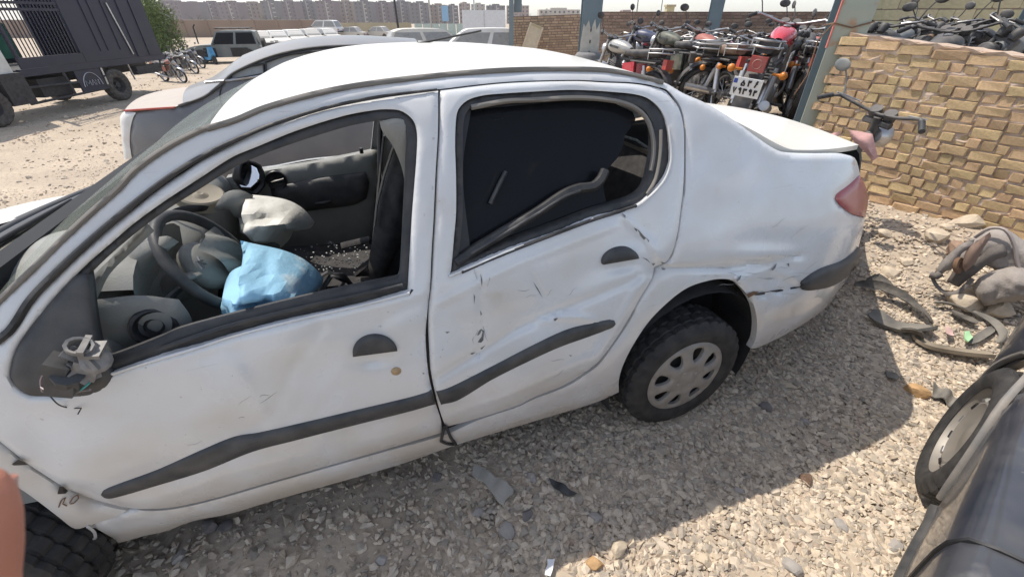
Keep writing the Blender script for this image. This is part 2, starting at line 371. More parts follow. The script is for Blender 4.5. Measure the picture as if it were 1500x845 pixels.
C6 = scatter(9000, 1.4, 9, 3, 14, lambda x, y: .5*np.ones_like(x), .012, .035, 16, 2)
stones_mesh('yard_gravel', np.concatenate([C4[0], C5[0], C6[0]]), np.concatenate([C4[1], C5[1], C6[1]]), GM[:5], 6, 'scattered small stones over the sandy open yard behind the cars')
# ================================================================ the white sedan
FW = Frame((.790190, 1.356188), math.radians(19.5)); YC = -.86
_zs = np.linspace(0, 1.8, 361)
def mkprof(pts, k=13):
    y = np.interp(_zs, [p[0] for p in pts], [p[1] for p in pts]); ker = np.hanning(k+2)[1:-1]; ker /= ker.sum()
    return np.convolve(np.pad(y, k, mode='edge'), ker, 'same')[k:-k]
_pw = mkprof([(0, -.12), (.2, -.07), (.3, -.035), (.45, -.006), (.6, 0), (.75, -.004), (.9, -.02), (1.0, -.045), (1.08, -.075), (1.2, -.125), (1.35, -.19), (1.44, -.235), (1.5, -.28), (1.56, -.35), (1.7, -.6)])
def prof_w(s, z):
    return np.interp(z, _zs, _pw)-.22*np.clip((s-.38)/.75, 0, 2)**2.3-.05*np.clip((-1.6-s)/.8, 0, 2)**2
DENTS = [(550, 527, 28, 11, -.13, .012), (912, 391, 23, 9, -.17, .011),
  # u, v, radius u, radius v, rotation, depth (m, + inwards)
 (470, 560, 140, 70, -.5, .022), (330, 640, 90, 40, -.6, .018), (300, 560, 110, 50, .4, -.008), (590, 470, 40, 60, 0, -.008), (420, 500, 70, 24, -.2, -.008),
 (760, 470, 90, 50, -.5, .024), (860, 400, 60, 36, -.5, .014), (700, 420, 40, 60, 0, -.006), (800, 550, 90, 20, -.35, -.008), (935, 350, 30, 34, .8, .014),
 (960, 390, 26, 18, 0, .016), (1060, 390, 70, 16, -.1, .012), (1130, 405, 36, 26, 0, .018), (1110, 372, 60, 12, 0, -.008), (1150, 355, 60, 18, .1, .006), (1080, 300, 80, 60, 0, -.006),
 (130, 735, 40, 18, .5, .02), (220, 700, 90, 40, -.2, .012), (60, 640, 40, 40, 0, .008), (420, 700, 50, 14, -.3, .008), (560, 620, 80, 16, -.25, .006)]
CREASE = [  # polyline, half width, height (+ outwards)
 ([(335, 650), (395, 610), (440, 520), (470, 480)], 12, -.007), ([(395, 622), (360, 560), (330, 520)], 14, .005), ([(240, 525), (420, 482), (620, 432)], 9, .006),
 ([(560, 470), (600, 445), (625, 440)], 12, -.006), ([(630, 560), (760, 480), (880, 430), (960, 396)], 10, -.008), ([(700, 400), (706, 460), (700, 520)], 7, -.006),
 ([(790, 470), (830, 462), (870, 468)], 8, .008), ([(640, 445), (760, 385), (900, 330)], 8, .005), ([(912, 315), (950, 352), (975, 388)], 7, .008), ([(776, 400), (798, 435)], 5, -.005),
 ([(945, 400), (905, 470), (860, 545)], 9, .006), ([(965, 393), (1060, 392), (1130, 383), (1180, 372)], 6, -.010), ([(1080, 410), (1130, 395), (1165, 405)], 8, .008), ([(1098, 436), (1140, 426), (1172, 418)], 4, -.010),
 ([(1115, 405), (1120, 440)], 6, .006), ([(100, 715), (140, 735), (185, 745)], 6, -.008), ([(180, 760), (215, 748)], 8, .006), ([(650, 610), (760, 572), (860, 525)], 7, .004), ([(250, 720), (330, 690), (420, 672)], 9, .005),
 ([(500, 540), (450, 600), (430, 640)], 12, .004)]
def dents(u, v):
    o = np.zeros(np.shape(u))
    for a, b, ru, rv, th, d in DENTS:
        c, s_ = math.cos(th), math.sin(th); x = ((u-a)*c+(v-b)*s_)/ru; y = (-(u-a)*s_+(v-b)*c)/rv
        o -= 1.05*d*np.exp(-(x*x+y*y)*1.4)
    for pl, wd, hh in CREASE:
        best = np.full(np.shape(u), 1e9)
        for p, q in zip(pl, pl[1:]):
            ab = np.array(q)-np.array(p); t = np.clip(((u-p[0])*ab[0]+(v-p[1])*ab[1])/(ab@ab), 0, 1)
            best = np.minimum(best, np.hypot(u-p[0]-t*ab[0], v-p[1]-t*ab[1]))
        ends = 1
        o += (1.25 if pl[0][0] > 625 else .7)*hh*np.exp(-(best/(wd*(.55 if pl[0][0] > 625 else .9)))**2)*ends
    o += .0012*np.sin(u*.045+v*.03)+.0010*np.sin(v*.06-u*.02)
    return o
def prof_d(off=0.0): return off
def wlift(u, v, off=0.0, dent=True):
    u = np.asarray(u, float); v = np.asarray(v, float)
    return FW.lift(prof_w, u, v, off+(dents(u, v) if dent else 0))
car = thing('white_sedan', 'crashed white four-door sedan with dented doors and burst airbags', 'car', (FW.o[0], FW.o[1], 0), FW.ang)
def mirror_y(V): return [(v[0], -2*YC-v[1], v[2]) for v in V]   # local y = -y_car
def mirror_obj(o, parent):
    me = o.data; V = mirror_y([tuple(v.co) for v in me.vertices]); F = [tuple(reversed(p.vertices)) for p in me.polygons]
    q = mkobj(o.name.split('.')[0], V, F, me.materials[0], parent, 0); q.data.polygons.foreach_set('use_smooth', [True]*len(F)); q.data.set_sharp_from_angle(angle=math.radians(40)); return q
def panel(name, out, holes, m, parent, off=0.0, step=9, thick=.018, edge=.004, ew=7.0, sm=60, dent=True, liftf=None, bstep=None):
    P, T, d = tri_region(out, holes, step, bstep=bstep)
    o_ = off-edge*np.clip(1-d/ew, 0, 1)**2
    V = (liftf or wlift)(P[:, 0], P[:, 1], o_) if liftf else wlift(P[:, 0], P[:, 1], o_, dent)
    # wind faces outward (local -y... outward = -y local)
    F = []
    for t in T:
        a, b, c = (Vector(V[i]) for i in t)
        F.append(t if (b-a).cross(c-a).y < 0 else tuple(reversed(t)))
    V2, F2 = skirt(V, F, (0, thick, 0)) if thick else (V, F)
    return mkobj(name, V2, F2, m, parent, sm)
def strip_on(name, out, m, parent, off, thick, step=7, edge=.008, ew=9, dent=True):
    return panel(name, out, [], m, parent, off, step, thick, edge, ew, 70, dent)
# traced outlines ---------------------------------------------------------------
RAIL_L = [(-60, 512), (0, 443), (47, 398), (94.7, 351), (132.5, 315.5), (172.8, 280), (197.3, 253), (244.7, 219), (292, 194), (340, 179), (387, 159), (458, 140), (529, 126), (640, 113), (740, 105), (840, 103.7), (887, 105), (934.7, 113), (972.5, 120.7)]
QUARTER_TOP = [(1000, 136), (1030, 149), (1060, 166), (1082, 181), (1107.7, 200), (1128, 214), (1142, 221), (1159, 225.5), (1201, 227), (1240, 227), (1252, 231), (1257, 242.5), (1259.7, 255)]
QUARTER_REAR = [(1244, 271), (1225.6, 285), (1223.5, 292), (1232.7, 302), (1249.8, 313.5), (1267, 319), (1262, 345), (1257, 365), (1256, 390), (1238, 420), (1219, 440), (1200, 458), (1160, 484), (1111.5, 508), (1100, 510)]
ARCH = [(1106.7, 496), (1109, 470), (1104, 446), (1092.5, 428.5), (1073.6, 410.8), (1057, 408), (1035.7, 411), (1007, 421), (979, 441.5), (950, 471), (926.7, 506), (912.5, 534.7), (906.5, 556), (906.6, 573.7)]
SILL_BOT = [(874.7, 588), (780, 617), (671, 650), (583.7, 680), (400, 732.5), (336.6, 751.4), (280, 763), (242, 777), (211, 784), (186, 791), (173.4, 794.6), (165, 787), (135, 770)]
DOORS = [(-60, 600), (-60, 560), (-30, 522), (0, 496), (15, 481), (47, 436), (94.7, 387), (142, 344), (200, 297), (221, 280), (244.7, 264), (268, 249), (292, 233), (345, 206), (387, 186), (472.5, 158), (553, 141.5), (643, 130.5), (740, 120), (840, 117), (887, 119), (934.7, 121.5), (974, 130), (985, 139), (997, 156), (1004, 184), (1005, 222), (1004, 280), (1000, 303), (993, 350), (981, 382), (960, 392), (957, 409), (940, 437), (924, 468), (900, 504), (877, 534), (860, 547), (829, 566), (780, 585), (760, 595), (700, 615), (652, 636), (560, 662), (400, 707), (313, 732), (254, 745), (218, 747.5), (187, 745.5), (161, 740), (117, 726), (91, 715), (64, 697), (40, 681), (0, 650), (-40, 625)]
FRONT_DOOR = [(-50, 590), (-50, 560), (-25, 527), (0, 500), (16.6, 484), (47, 440), (94.7, 392), (142, 349), (200, 303), (221, 286), (244.7, 269), (268, 254), (292, 238), (345, 210), (387, 190.5), (472.5, 162), (553, 145), (641.8, 133), (641.5, 191), (638, 252.5), (635, 320), (632, 371), (630, 416), (626.4, 451.5), (623.3, 490), (624.4, 515.5), (627.5, 546.3), (633, 572), (638, 591), (646, 615), (647, 633), (560, 658.7), (400, 704), (313, 729), (253.8, 742), (218.3, 744.3), (187, 742.5), (161, 737), (117.4, 723), (91.7, 711.5), (64, 694), (40, 678), (0, 646), (-35, 620)]
REAR_DOOR = [(645.5, 133), (740, 122.4), (840, 119), (887, 121.2), (934.7, 123.8), (972.5, 132), (982, 141.5), (994, 158), (1001, 184), (1002, 222), (1001, 270), (997.5, 302.6), (990.4, 350), (978.6, 380), (958, 391), (955, 406.7), (938, 435), (922, 464), (898, 501.5), (874.7, 531), (858, 544), (827, 563), (780, 582), (760, 592.4), (700, 612), (655, 624), (651, 619.6), (641.7, 592), (637, 572), (632, 546), (630, 515), (628.6, 484.7), (629, 450), (633, 417), (635.5, 371), (638.5, 320), (641.5, 252), (645, 191)]
FWIN = [(200, 323.8), (165.7, 353), (130, 384), (94.7, 419.6), (71, 446), (42.6, 481.7), (23.7, 511), (14.7, 542), (15.4, 554), (26, 568), (45, 578.7), (71, 579), (92.3, 578.7), (120, 570), (150, 552), (164, 545), (218.3, 527.8), (289.3, 506.5), (340, 490), (450, 462), (540, 442), (568.4, 435), (598, 427), (599, 406.5), (604.2, 310), (611, 226.5), (611.5, 198), (607.5, 180), (598, 168.5), (585, 161.4), (570.8, 160), (553, 160.5), (505.6, 169), (434.6, 191), (375.5, 215), (340, 230), (292, 261), (244.7, 291.7)]
RWIN = [(740, 136.6), (705.7, 140), (684.4, 147), (671.4, 160), (667.8, 176.8), (666.6, 214.7), (667.8, 252.5), (668, 310), (665, 347), (660.7, 394.7), (658.3, 402.5), (686.7, 390), (739, 367.5), (820, 338), (867, 319), (907.6, 308.5), (933.6, 299), (952.5, 283.7), (973, 260), (980, 243), (982, 231.5), (980.8, 212.5), (977, 182), (967.8, 160.5), (951, 145), (934.7, 139), (911, 135.6), (840, 131.5), (782.7, 134)]
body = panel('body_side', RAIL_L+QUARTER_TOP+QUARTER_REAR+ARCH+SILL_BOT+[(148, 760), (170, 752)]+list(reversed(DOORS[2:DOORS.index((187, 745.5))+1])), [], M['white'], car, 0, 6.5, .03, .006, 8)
FENDER = [(-120, 600), (-62, 608), (-40, 628), (0, 653), (40, 684), (64, 699), (91, 717), (117, 728), (161, 742), (186, 747), (165, 758), (148, 763), (130, 769), (110, 773.5), (88, 758), (64, 739.5), (31, 716), (0, 700), (-60, 690), (-120, 700)]
fend = panel('front_fender', FENDER, [], M['sill'], car, .004, 8, .02, .004, 6)
panel('folded_wing_edge', [(95, 712), (140, 726), (187, 738), (208, 752), (182, 768), (150, 772), (128, 770), (108, 748)], [], M['sill'], car, -.012, 7, .01, .002, 5)
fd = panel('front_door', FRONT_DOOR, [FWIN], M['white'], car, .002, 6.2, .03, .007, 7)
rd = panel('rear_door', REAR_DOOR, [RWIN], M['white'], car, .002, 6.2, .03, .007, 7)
# opening shell behind the gaps
panel('door_jamb', cr_resample(DOORS, 12), [cr_resample([(60, 470), (200, 335), (345, 240), (480, 190), (560, 172), (592, 178), (600, 220), (590, 400), (340, 478), (160, 530), (60, 560)], 12), cr_resample([(690, 160), (900, 146), (950, 165), (965, 230), (930, 285), (690, 375), (678, 250)], 12)], M['black'], car, -.028, 14, 0, 0, 1, dent=True)
# far side copies
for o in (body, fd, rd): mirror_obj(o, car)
# rubber window frames ------------------------------------------------------------
FWI = [(243, 308), (292, 277), (340, 247), (380, 228), (434.6, 208), (505.6, 186), (545, 178), (575, 176), (590, 184), (596, 200), (596, 226), (592, 310), (587, 400), (584, 409), (540, 418), (440, 440), (340, 465), (260, 487), (232, 499), (150, 531), (139, 482), (130, 410), (129, 404), (160, 374), (200, 340)]
panel('window_seal', FWIN, [FWI], M['rubber'], fd, -.010, 7, .03, .006, 6, dent=False)
panel('window_seal', RWIN, [[(742, 146), (705, 150), (690, 157), (681, 170), (678, 200), (678, 252), (678, 310), (675, 347), (671, 380), (672, 388), (739, 357), (820, 327), (867, 309), (905, 297), (928, 289), (944, 275), (954, 240), (957, 212), (955, 180), (945, 163), (930, 153), (905, 147), (840, 142)]], M['rubber'], rd, -.010, 7, .03, .006, 6, dent=False)
def tube_on(name, pts, r, m, parent, off=0., n=6, step=10, dent=True, flat=1., liftf=wlift, taper=1.):
    P = cr_resample(pts, step, False); V = wlift(P[:, 0], P[:, 1], off, dent); mb = MB(); mb.tube(V, list(np.linspace(r, r*taper, len(V))), n, flat=flat, up=(0, 1, 0)); return mb.build(name, m, parent, 60)
tube_on('seal_lip', [(232, 512), (289, 492), (340, 476), (450, 449), (540, 429), (590, 417)], .007, M['rubber'], fd, .004, dent=False)
tube_on('seal_lip', [(676, 398), (739, 371), (800, 347), (867, 322), (905, 310), (932, 301)], .006, M['rubber'], rd, .002, dent=False)
tube_on('frame_trim', [(690, 157), (740, 148), (782, 146), (840, 143), (890, 146), (925, 155), (946, 172), (956, 200), (957, 225), (953, 250)], .008, M['seal'], rd, -.016, dent=False)
tube_on('frame_trim', [(968, 190), (967, 225), (960, 262), (948, 284)], .006, M['seal'], rd, -.006, dent=False)
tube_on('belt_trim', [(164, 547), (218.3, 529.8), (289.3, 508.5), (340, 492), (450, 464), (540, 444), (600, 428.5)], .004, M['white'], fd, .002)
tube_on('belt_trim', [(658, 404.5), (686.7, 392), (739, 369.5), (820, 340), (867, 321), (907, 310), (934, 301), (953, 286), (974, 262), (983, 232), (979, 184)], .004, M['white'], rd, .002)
tube_on('door_seal', [(-10, 502), (16, 482), (47, 435.5), (94.7, 387), (142, 343.5), (200, 295), (244.7, 261), (292, 231), (345, 205), (399, 182), (482, 156.5), (560, 140.5), (640, 131)], .010, M['rubber'], car, .004, dent=False, taper=.35)
# mirror sail, broken mirror foot, wires ---------------------------------------------
sail = panel('mirror_sail', [(111, 404), (94.7, 419.6), (71, 446), (42.6, 481.7), (23.7, 511), (14.7, 542), (15.4, 554), (26, 568), (45, 578.7), (92.3, 579), (110, 584), (132.5, 580), (151.5, 571.6), (163, 558.6), (165.7, 548), (160, 538), (148, 520), (138, 480), (130, 409), (126, 403)], [], M['trim'], fd, .006, 8, .02, .008, 10, dent=False)
def L1(u, v, y): return Vector(FW.loc(u, v, y))
def Lw(u, v, off=0.): return Vector(wlift(np.array([u]), np.array([v]), off, False)[0])
mb = MB(); c0 = Lw(122, 540, 0)
mb.box(Lw(96, 552, .03), (.05, .06, .07), Matrix.Rotation(.5, 3, 'Y')); mb.box(Lw(86, 534, .05), (.045, .05, .03), Matrix.Rotation(.7, 3, 'Y')); mb.box(Lw(104, 530, .02), (.06, .05, .03), Matrix.Rotation(-.4, 3, 'Y'))
mb.tube([Lw(104, 562, -.01), Lw(100, 545, .06)], [.034, .03], 10)
mb.build('mirror_foot', M['trim'], sail, 30)
mb = MB()
for k, (a, b, r) in enumerate((((132, 512), (142, 552), .010), ((120, 512), (134, 548), .008), ((102, 512), (118, 520), .012), ((118, 528), (152, 521), .005), ((116, 518), (136, 506), .007))):
    mb.tube([Lw(*a, .03+.006*k), Lw(*b, .035)], r, 6)
mb.lathe([(.018, -.01), (.026, .0), (.024, .014), (.018, .012)], Lw(118, 508, .05), (.3, -.5, .8), 12, True, lambda r, h, a, k, j: r*(1+.15*math.sin(2*a)))
for a_, b_, sz, an in (((126, 512), (130, 548), (.012, .05, .05), .4), ((112, 520), 0, (.05, .03, .012), .9), ((134, 522), 0, (.012, .04, .06), -.3), ((140, 512), 0, (.03, .05, .010), .2), ((122, 546), 0, (.04, .04, .012), 1.1), ((100, 538), 0, (.04, .03, .014), -.5)): mb.box(Lw(*a_, .045), sz, Matrix.Rotation(an, 3, 'Y')@Matrix.Rotation(an*.7, 3, 'X'))
mb.lathe([(.0, -.012), (.024, -.01), (.03, .004), (.022, .01), (0, .008)], Lw(141, 528, .045), (.6, -.7, .3), 12)
mb.box(Lw(130, 535, .03), (.045, .05, .05), Matrix.Rotation(.6, 3, 'Y'))
mb.build('mirror_mechanism', M['steel'] if False else mat('grey_broken_plastic', (.18, .175, .172), .5, var=.3, vs=40, dust=.3), sail, 30)
def wire(name, pts, col, r=.0018, off=.03):
    P = cr_resample(pts, 6, False); V = [Lw(a, b, off+.012*math.sin(i*.6)) for i, (a, b) in enumerate(P)]; mb = MB(); mb.tube(V, r, 5); return mb.build(name, mat(name+'_cover', col, .5), sail, 60)
wire('grey_wire', [(72, 536), (60, 555), (62, 572), (76, 578), (100, 577), (118, 572), (132, 570)], (.25, .2, .2), .0026)
wire('white_wire', [(60, 566), (72, 574), (95, 573), (112, 569)], (.6, .5, .48))
wire('green_wire', [(118, 571), (130, 561), (141, 545), (142, 540)], (.05, .32, .30), .0026)
wire('black_wire', [(72, 578), (86, 592), (104, 597), (119, 597), (114, 606)], (.03, .03, .03), .0015, .01)
# handles, lock, mouldings --------------------------------------------------------------
def handle(c, a, b, rot, par):
    cu, cv = c; out = []; cup = []
    for k in range(15):
        t = PI*k/14; x = a*math.cos(PI-t); y = -b*math.sin(t); out.append((cu+x*math.cos(rot)-y*math.sin(rot), cv+x*math.sin(rot)+y*math.cos(rot)))
    for k in range(15):
        t = PI*k/14; x = a*math.cos(t); y = b*.62*math.sin(t)-.6; cup.append((cu+x*math.cos(rot)-y*math.sin(rot), cv+x*math.sin(rot)+y*math.cos(rot)))
    strip_on('door_handle', out, M['trim'], par, .012, .012, 3.5, .007, 6, False)
handle((549.5, 518), 33, 27, -.13, fd); handle((910, 383), 27, 21, -.17, rd)
mb = MB(); lk = wlift(np.array([580.5]), np.array([542.5]), 0)[0]
mb.lathe([(0, .006), (.008, .006), (.009, .004), (.015, .004), (.017, 0), (.017, -.004)], lk, (0, -1, 0), 16); mb.build('door_lock', M['brass'], fd, 30)
MOLD_F = [(147.5, 724), (152, 717), (170, 709), (230, 687), (300, 656), (345, 638), (379, 632.5), (440, 619), (520, 600), (600, 581), (632.5, 571.5), (638, 591), (600, 602), (520, 622), (430, 645), (370, 661), (300, 689), (220, 713.5), (165, 729), (153, 728.5)]
MOLD_R = [(639, 573), (660, 566), (720, 536), (780, 505), (830, 482), (870, 472), (893, 467.5), (900, 469), (902, 474), (898, 479), (870, 490), (820, 508), (780, 526), (720, 556), (670, 586), (646, 592)]
strip_on('side_moulding', MOLD_F, M['trim'], fd, .013, .016, 4, .011, 10, True)
strip_on('side_moulding', MOLD_R, M['trim'], rd, .013, .016, 4, .011, 10, True)
BUMP = [(1172, 418.6), (1175, 411.5), (1199.5, 394.5), (1233.6, 381.7), (1253.4, 367.5), (1259, 362), (1261.5, 370), (1260, 384.6), (1245, 401.6), (1219.4, 418.6), (1188, 425), (1175.4, 424)]
strip_on('bumper_strip', BUMP, M['trim'], car, .018, .03, 6, .014, 9)
TAIL = [(1259.7, 256.7), (1244, 271), (1225.6, 285), (1224, 291), (1232.7, 302), (1249.8, 313.5), (1268, 318), (1271.5, 294), (1268.5, 274)]
strip_on('tail_light', TAIL, M['tail'], car, .006, .05, 5, .008, 9)
# small torn bits ------------------------------------------------------------------------
def scr(pts, off=.0025, m='scratch', par=None, name='paint_chip'):
    P, T, d = tri_region(pts, [], 5, smooth=False); V = wlift(P[:, 0], P[:, 1], off); mkobj(name, V, [t if ((Vector(V[t[1]])-Vector(V[t[0]])).cross(Vector(V[t[2]])-Vector(V[t[0]]))).y < 0 else tuple(reversed(t)) for t in T], M[m], par or car, 0)
scr([(929, 333), (936, 337), (943, 345), (950, 351), (951, 354), (945, 353), (938, 345), (930, 336)], par=rd)
scr([(910, 312), (914, 313), (919, 318), (916, 319)], par=rd); scr([(940, 376), (948, 379), (953, 385), (949, 382)], par=rd)
scr([(955, 386), (960, 385), (957, 389)], par=rd); scr([(968, 383), (976, 385), (970, 386)]); scr([(969, 392), (980, 394), (971, 395)])
scr([(704, 400), (706.5, 410), (706, 420), (704.5, 412)], par=rd); scr([(703, 450), (706, 460), (704.5, 468)], par=rd); scr([(694, 430), (696, 434), (694.5, 446)], par=rd)
scr([(699, 490), (703, 480), (709, 484), (708, 498), (702, 504), (700, 500), (704, 494)], par=rd); scr([(689, 517), (697, 515), (691, 519.5)], par=rd); scr([(702, 511), (711, 505), (706, 511)], par=rd)
scr([(652, 485.5), (659, 485), (655, 488)], par=rd); scr([(776, 403), (781, 408), (795, 436), (786, 422)], par=rd); scr([(811, 467), (818, 465), (813, 470)], par=rd); scr([(833, 519), (838, 520), (836, 521.5)], par=rd)
scr([(1079, 410), (1086, 402), (1084, 409), (1080, 412)]); scr([(1094, 431), (1104, 426), (1112, 427), (1102, 433), (1096, 436)], m='rust'); scr([(1104, 430), (1140, 424), (1172, 418), (1172, 420.5), (1140, 427), (1106, 433)], m='black')  # black strip draws the dark gap above the bumper
scr([(1130, 394), (1138, 385), (1136, 392), (1132, 396)]); scr([(1153, 386), (1156, 385), (1156, 391)]); scr([(17, 679), (27, 672), (36, 676), (41, 680), (20, 681)], m='black', off=.008); scr([(84, 723), (87, 712), (92, 711.5), (100, 718), (96, 722)], m='black', off=.009)  # black patch ahead of the front door paints in the dark of a hole
scr([(618, 545), (622, 546), (621, 548)], par=fd); scr([(599, 433), (602, 423), (606, 424)], m='black', par=fd)
for pl in ([(86, 742), (90, 732), (96, 728), (92, 737), (98, 740)], [(102, 736), (108, 727), (114, 724), (115, 729), (108, 736), (103, 737)]):
    P = cr_resample(pl, 3, False); MB().tube(wlift(P[:, 0], P[:, 1], .007), .0016, 4).build('rust_scrawl', M['rust'], fend, 0)
mb = MB(); P = cr_resample([(649, 632), (646, 645), (655, 649), (668, 650.5), (660, 640), (655, 628), (651, 622)], 4, True); mb.tube(wlift(P[:, 0], P[:, 1], .004), .006, 5, closed=True); mb.build('torn_gap_seal', M['rubber'], car, 40)
mb = MB(); P = cr_resample([(128, 770), (138, 778), (140, 787), (137, 788)], 4, False); mb.tube(wlift(P[:, 0], P[:, 1], .004), .004, 5); mb.build('torn_edge', M['white'], fend, 40)
# roof, screens, boot ---------------------------------------------------------------------
def curve3(pts, n, off=0., ysh=0., zs=0.):
    P = cr_resample(pts, 4, False); t = np.linspace(0, len(P)-1, n); P = np.stack([np.interp(t, range(len(P)), P[:, i]) for i in (0, 1)], 1)
    V = wlift(P[:, 0], P[:, 1], off, False); V[:, 1] += ysh; V[:, 2] += zs; return V
def cross(name, A, crown, bow, m, nv=21, sm=60, crown_pow=1.0, endbow=None, B=None):
    """skin from the near edge to its mirror image on the far side"""
    n = len(A); V = []; F = []
    for i in range(n):
        a = A[i]; b = np.array([a[0], -2*YC-a[1], a[2]]) if B is None else B[i]
        for j in range(nv):
            t = j/(nv-1); p = a*(1-t)+b*t; k = math.sin(PI*t)**crown_pow
            cr = crown(i/(n-1)) if callable(crown) else crown; bw = bow(i/(n-1)) if callable(bow) else bow
            V.append((p[0]+bw*k, p[1], p[2]+cr*k))
    for i in range(n-1):
        for j in range(nv-1): F.append((i*nv+j, i*nv+j+1, (i+1)*nv+j+1, (i+1)*nv+j))
    V2, F2 = skirt(np.array(V), F, (0, 0, -.02)); return mkobj(name, V2, F2, m, parent=car, smooth=sm)
ROOF_E = [(306, 186), (345, 173), (387, 156), (458, 136), (529, 121.5), (640, 108), (740, 99.5), (840, 98.5), (887, 100), (934.7, 109), (968, 119)]
A = curve3(ROOF_E, 30); roof = cross('roof', A, lambda t: .005+.05*math.sin(PI*t**.7)**1.0, lambda t: -.03*(1-t)**3+.05*t**3, M['white_top'], crown_pow=.8)
STR = [(303, 188), (345, 175.5), (387, 158), (458, 138), (529, 124), (640, 110.5), (740, 102.5), (840, 101), (887, 102.5), (934.7, 111), (971, 120.5)]
tube_on('roof_strip', STR, .008, M['seal'], car, .0, 6, 12, False); tube_on('windscreen_seal', [(-60, 508), (0, 439), (47, 394), (94.7, 347), (132.5, 311.5), (172.8, 276), (197.3, 249), (244.7, 215), (292, 191), (306, 186)], .007, M['seal'], car, .0, 6, 12, False)
scn = curve3([(-80, 527), (-75, 520), (-30, 468), (0, 437), (47, 391), (94.7, 344), (132.5, 309), (172.8, 273), (197.3, 246), (244.7, 212), (285, 192), (304, 186)], 24)
scn = np.concatenate([[[-2.40, .09, .965]], scn[1:]]); cross('windscreen', scn, lambda t: .0, lambda t: -.12+.09*t, M['screen'], 25)
RW = curve3([(974, 121), (1000, 134), (1030, 147.5), (1060, 164.5), (1080, 178)], 14)
RW[:, 2] -= .015; cross('rear_window', RW, .0, .03, M['tint'])
mirror_obj(car.children[-1], car) if False else None
LID = [(1074, 176), (1082, 180), (1107, 194), (1130, 208), (1152, 219), (1162, 221.5), (1201, 222), (1233, 219.5), (1256, 216)]
LA = curve3(LID, 26, -.05); LA[:, 2] += np.linspace(.0, .012, 26)
lid = cross('boot_lid', LA, .02, lambda t: .10*(1-t)+.10*t, M['white_top'], 19)
# boot lid's rear drop and the rear of the body
a = LA[-1]; DR = np.array([a+np.array([.03*k, 0, -.012*k-.010*k*k]) for k in range(6)])
cross('boot_face', np.concatenate([LA[-1:]+[[.002, 0, -.003]], DR[1:]]), 0.02, .10, M['trim'], 19)  # dark plastic colour paints in the shade on the lid's drop
RE = curve3([(1256, 243), (1259.7, 256.7), (1268, 275), (1271, 294), (1267, 319), (1261, 350), (1257, 385), (1240, 418), (1222, 437)], 16, -.03)
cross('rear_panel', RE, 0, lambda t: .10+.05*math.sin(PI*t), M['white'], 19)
LI = curve3([(1082, 183), (1107.7, 203), (1142, 224), (1159, 227), (1201, 228), (1244, 228), (1252, 233)], 20, -.012); LO = LI+np.array([0, .07, -.03])
V = [tuple(p) for p in LI]+[tuple(p) for p in LO]; mkobj('boot_gutter', V, [(i, i+1, 21+i, 20+i) for i in range(19)], M['black'], car, 60)
# torn dark film left in the rear door window
panel('torn_window_film', [(682, 152), (740, 143), (840, 140), (890, 146), (908, 155), (927, 164), (931, 175), (922, 189), (916, 197), (913, 213), (904, 232), (890, 248), (884, 275), (890, 300), (820, 330), (739, 360), (672, 390), (672, 340), (678, 252), (676, 180)], [], M['tint'], rd, -.055, 14, 0, 0, 1, dent=False)
# wheel arch liner, floor, inner structure -----------------------------------------------------
HUB = Vector((0, 0.015, .30))
def archshell(cx, name, dy=0.):
    mb = MB(); n = 22; V = []
    for i in range(n+1):
        th = PI*(-.12+1.24*i/n); x = math.cos(th); zz = math.sin(th)
        for yy, rr in ((.04, .40), (.10, .41), (.25, .40), (.34, .39)): V.append((cx+x*rr*.95, yy+dy, .33+zz*rr*1.02))
    F = [(i*4+j, (i+1)*4+j, (i+1)*4+j+1, i*4+j+1) for i in range(n) for j in range(3)]; mb.add(V, F)
    V = [(cx, .34, .33)]+[(cx+math.cos(PI*2*i/n)*.39*.95, .341, .33+math.sin(PI*2*i/n)*.39) for i in range(n)]; mb.add(V, [(0, 1+i, 1+(i+1) % n) for i in range(n)])
    return mb.build(name, M['lining'], car, 40)
archshell(-.0, 'arch_liner'); archshell(-2.55, 'arch_liner', .09)
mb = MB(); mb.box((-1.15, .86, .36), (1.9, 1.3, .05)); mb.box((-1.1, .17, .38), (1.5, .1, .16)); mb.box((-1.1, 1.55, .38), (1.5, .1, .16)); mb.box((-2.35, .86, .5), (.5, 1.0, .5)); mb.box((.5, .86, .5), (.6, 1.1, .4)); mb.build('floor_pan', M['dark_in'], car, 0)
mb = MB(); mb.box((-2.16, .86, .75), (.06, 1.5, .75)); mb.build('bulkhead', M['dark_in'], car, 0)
mb = MB()  # exhaust box hanging behind the wheel
mb.tube([(.30, .42, .24), (.52, .36, .24)], [.07, .07], 12); mb.tube([(.52, .36, .24), (.75, .36, .22)], .022, 8); mb.build('silencer', M['rust'], car, 40)

# faint hair scratches dragged across the dented panels
_q = random.Random(77)
def hair(u, v, ln, an, par):
    P = [(u+ln*t*math.cos(an)+1.2*math.sin(5*t+u), v+ln*t*math.sin(an)+.8*math.sin(7*t+v)) for t in np.linspace(0, 1, 6)]; P = np.array(P)
    MB().tube(wlift(P[:, 0], P[:, 1], .0023), [.0002, .0005, .0006, .0006, .0004, .0002], 3).build('scratch', M['scratch'] if _q.random() < .5 else M['hubcap'], par, 0)
for (u0, u1, v0, v1, n_, par, a0) in ((300, 400, 560, 620, 4, fd, -.4), (250, 560, 640, 700, 3, fd, -.25), (660, 860, 420, 560, 9, rd, -.4), (690, 720, 390, 500, 6, rd, 1.5), (1050, 1180, 385, 430, 12, car, -.2), (1130, 1230, 330, 440, 6, car, -.3), (980, 1100, 395, 408, 5, car, -.05)):
    for i in range(n_): hair(_q.uniform(u0, u1), _q.uniform(v0, v1), _q.uniform(8, 34), a0+_q.uniform(-.35, .35), par)
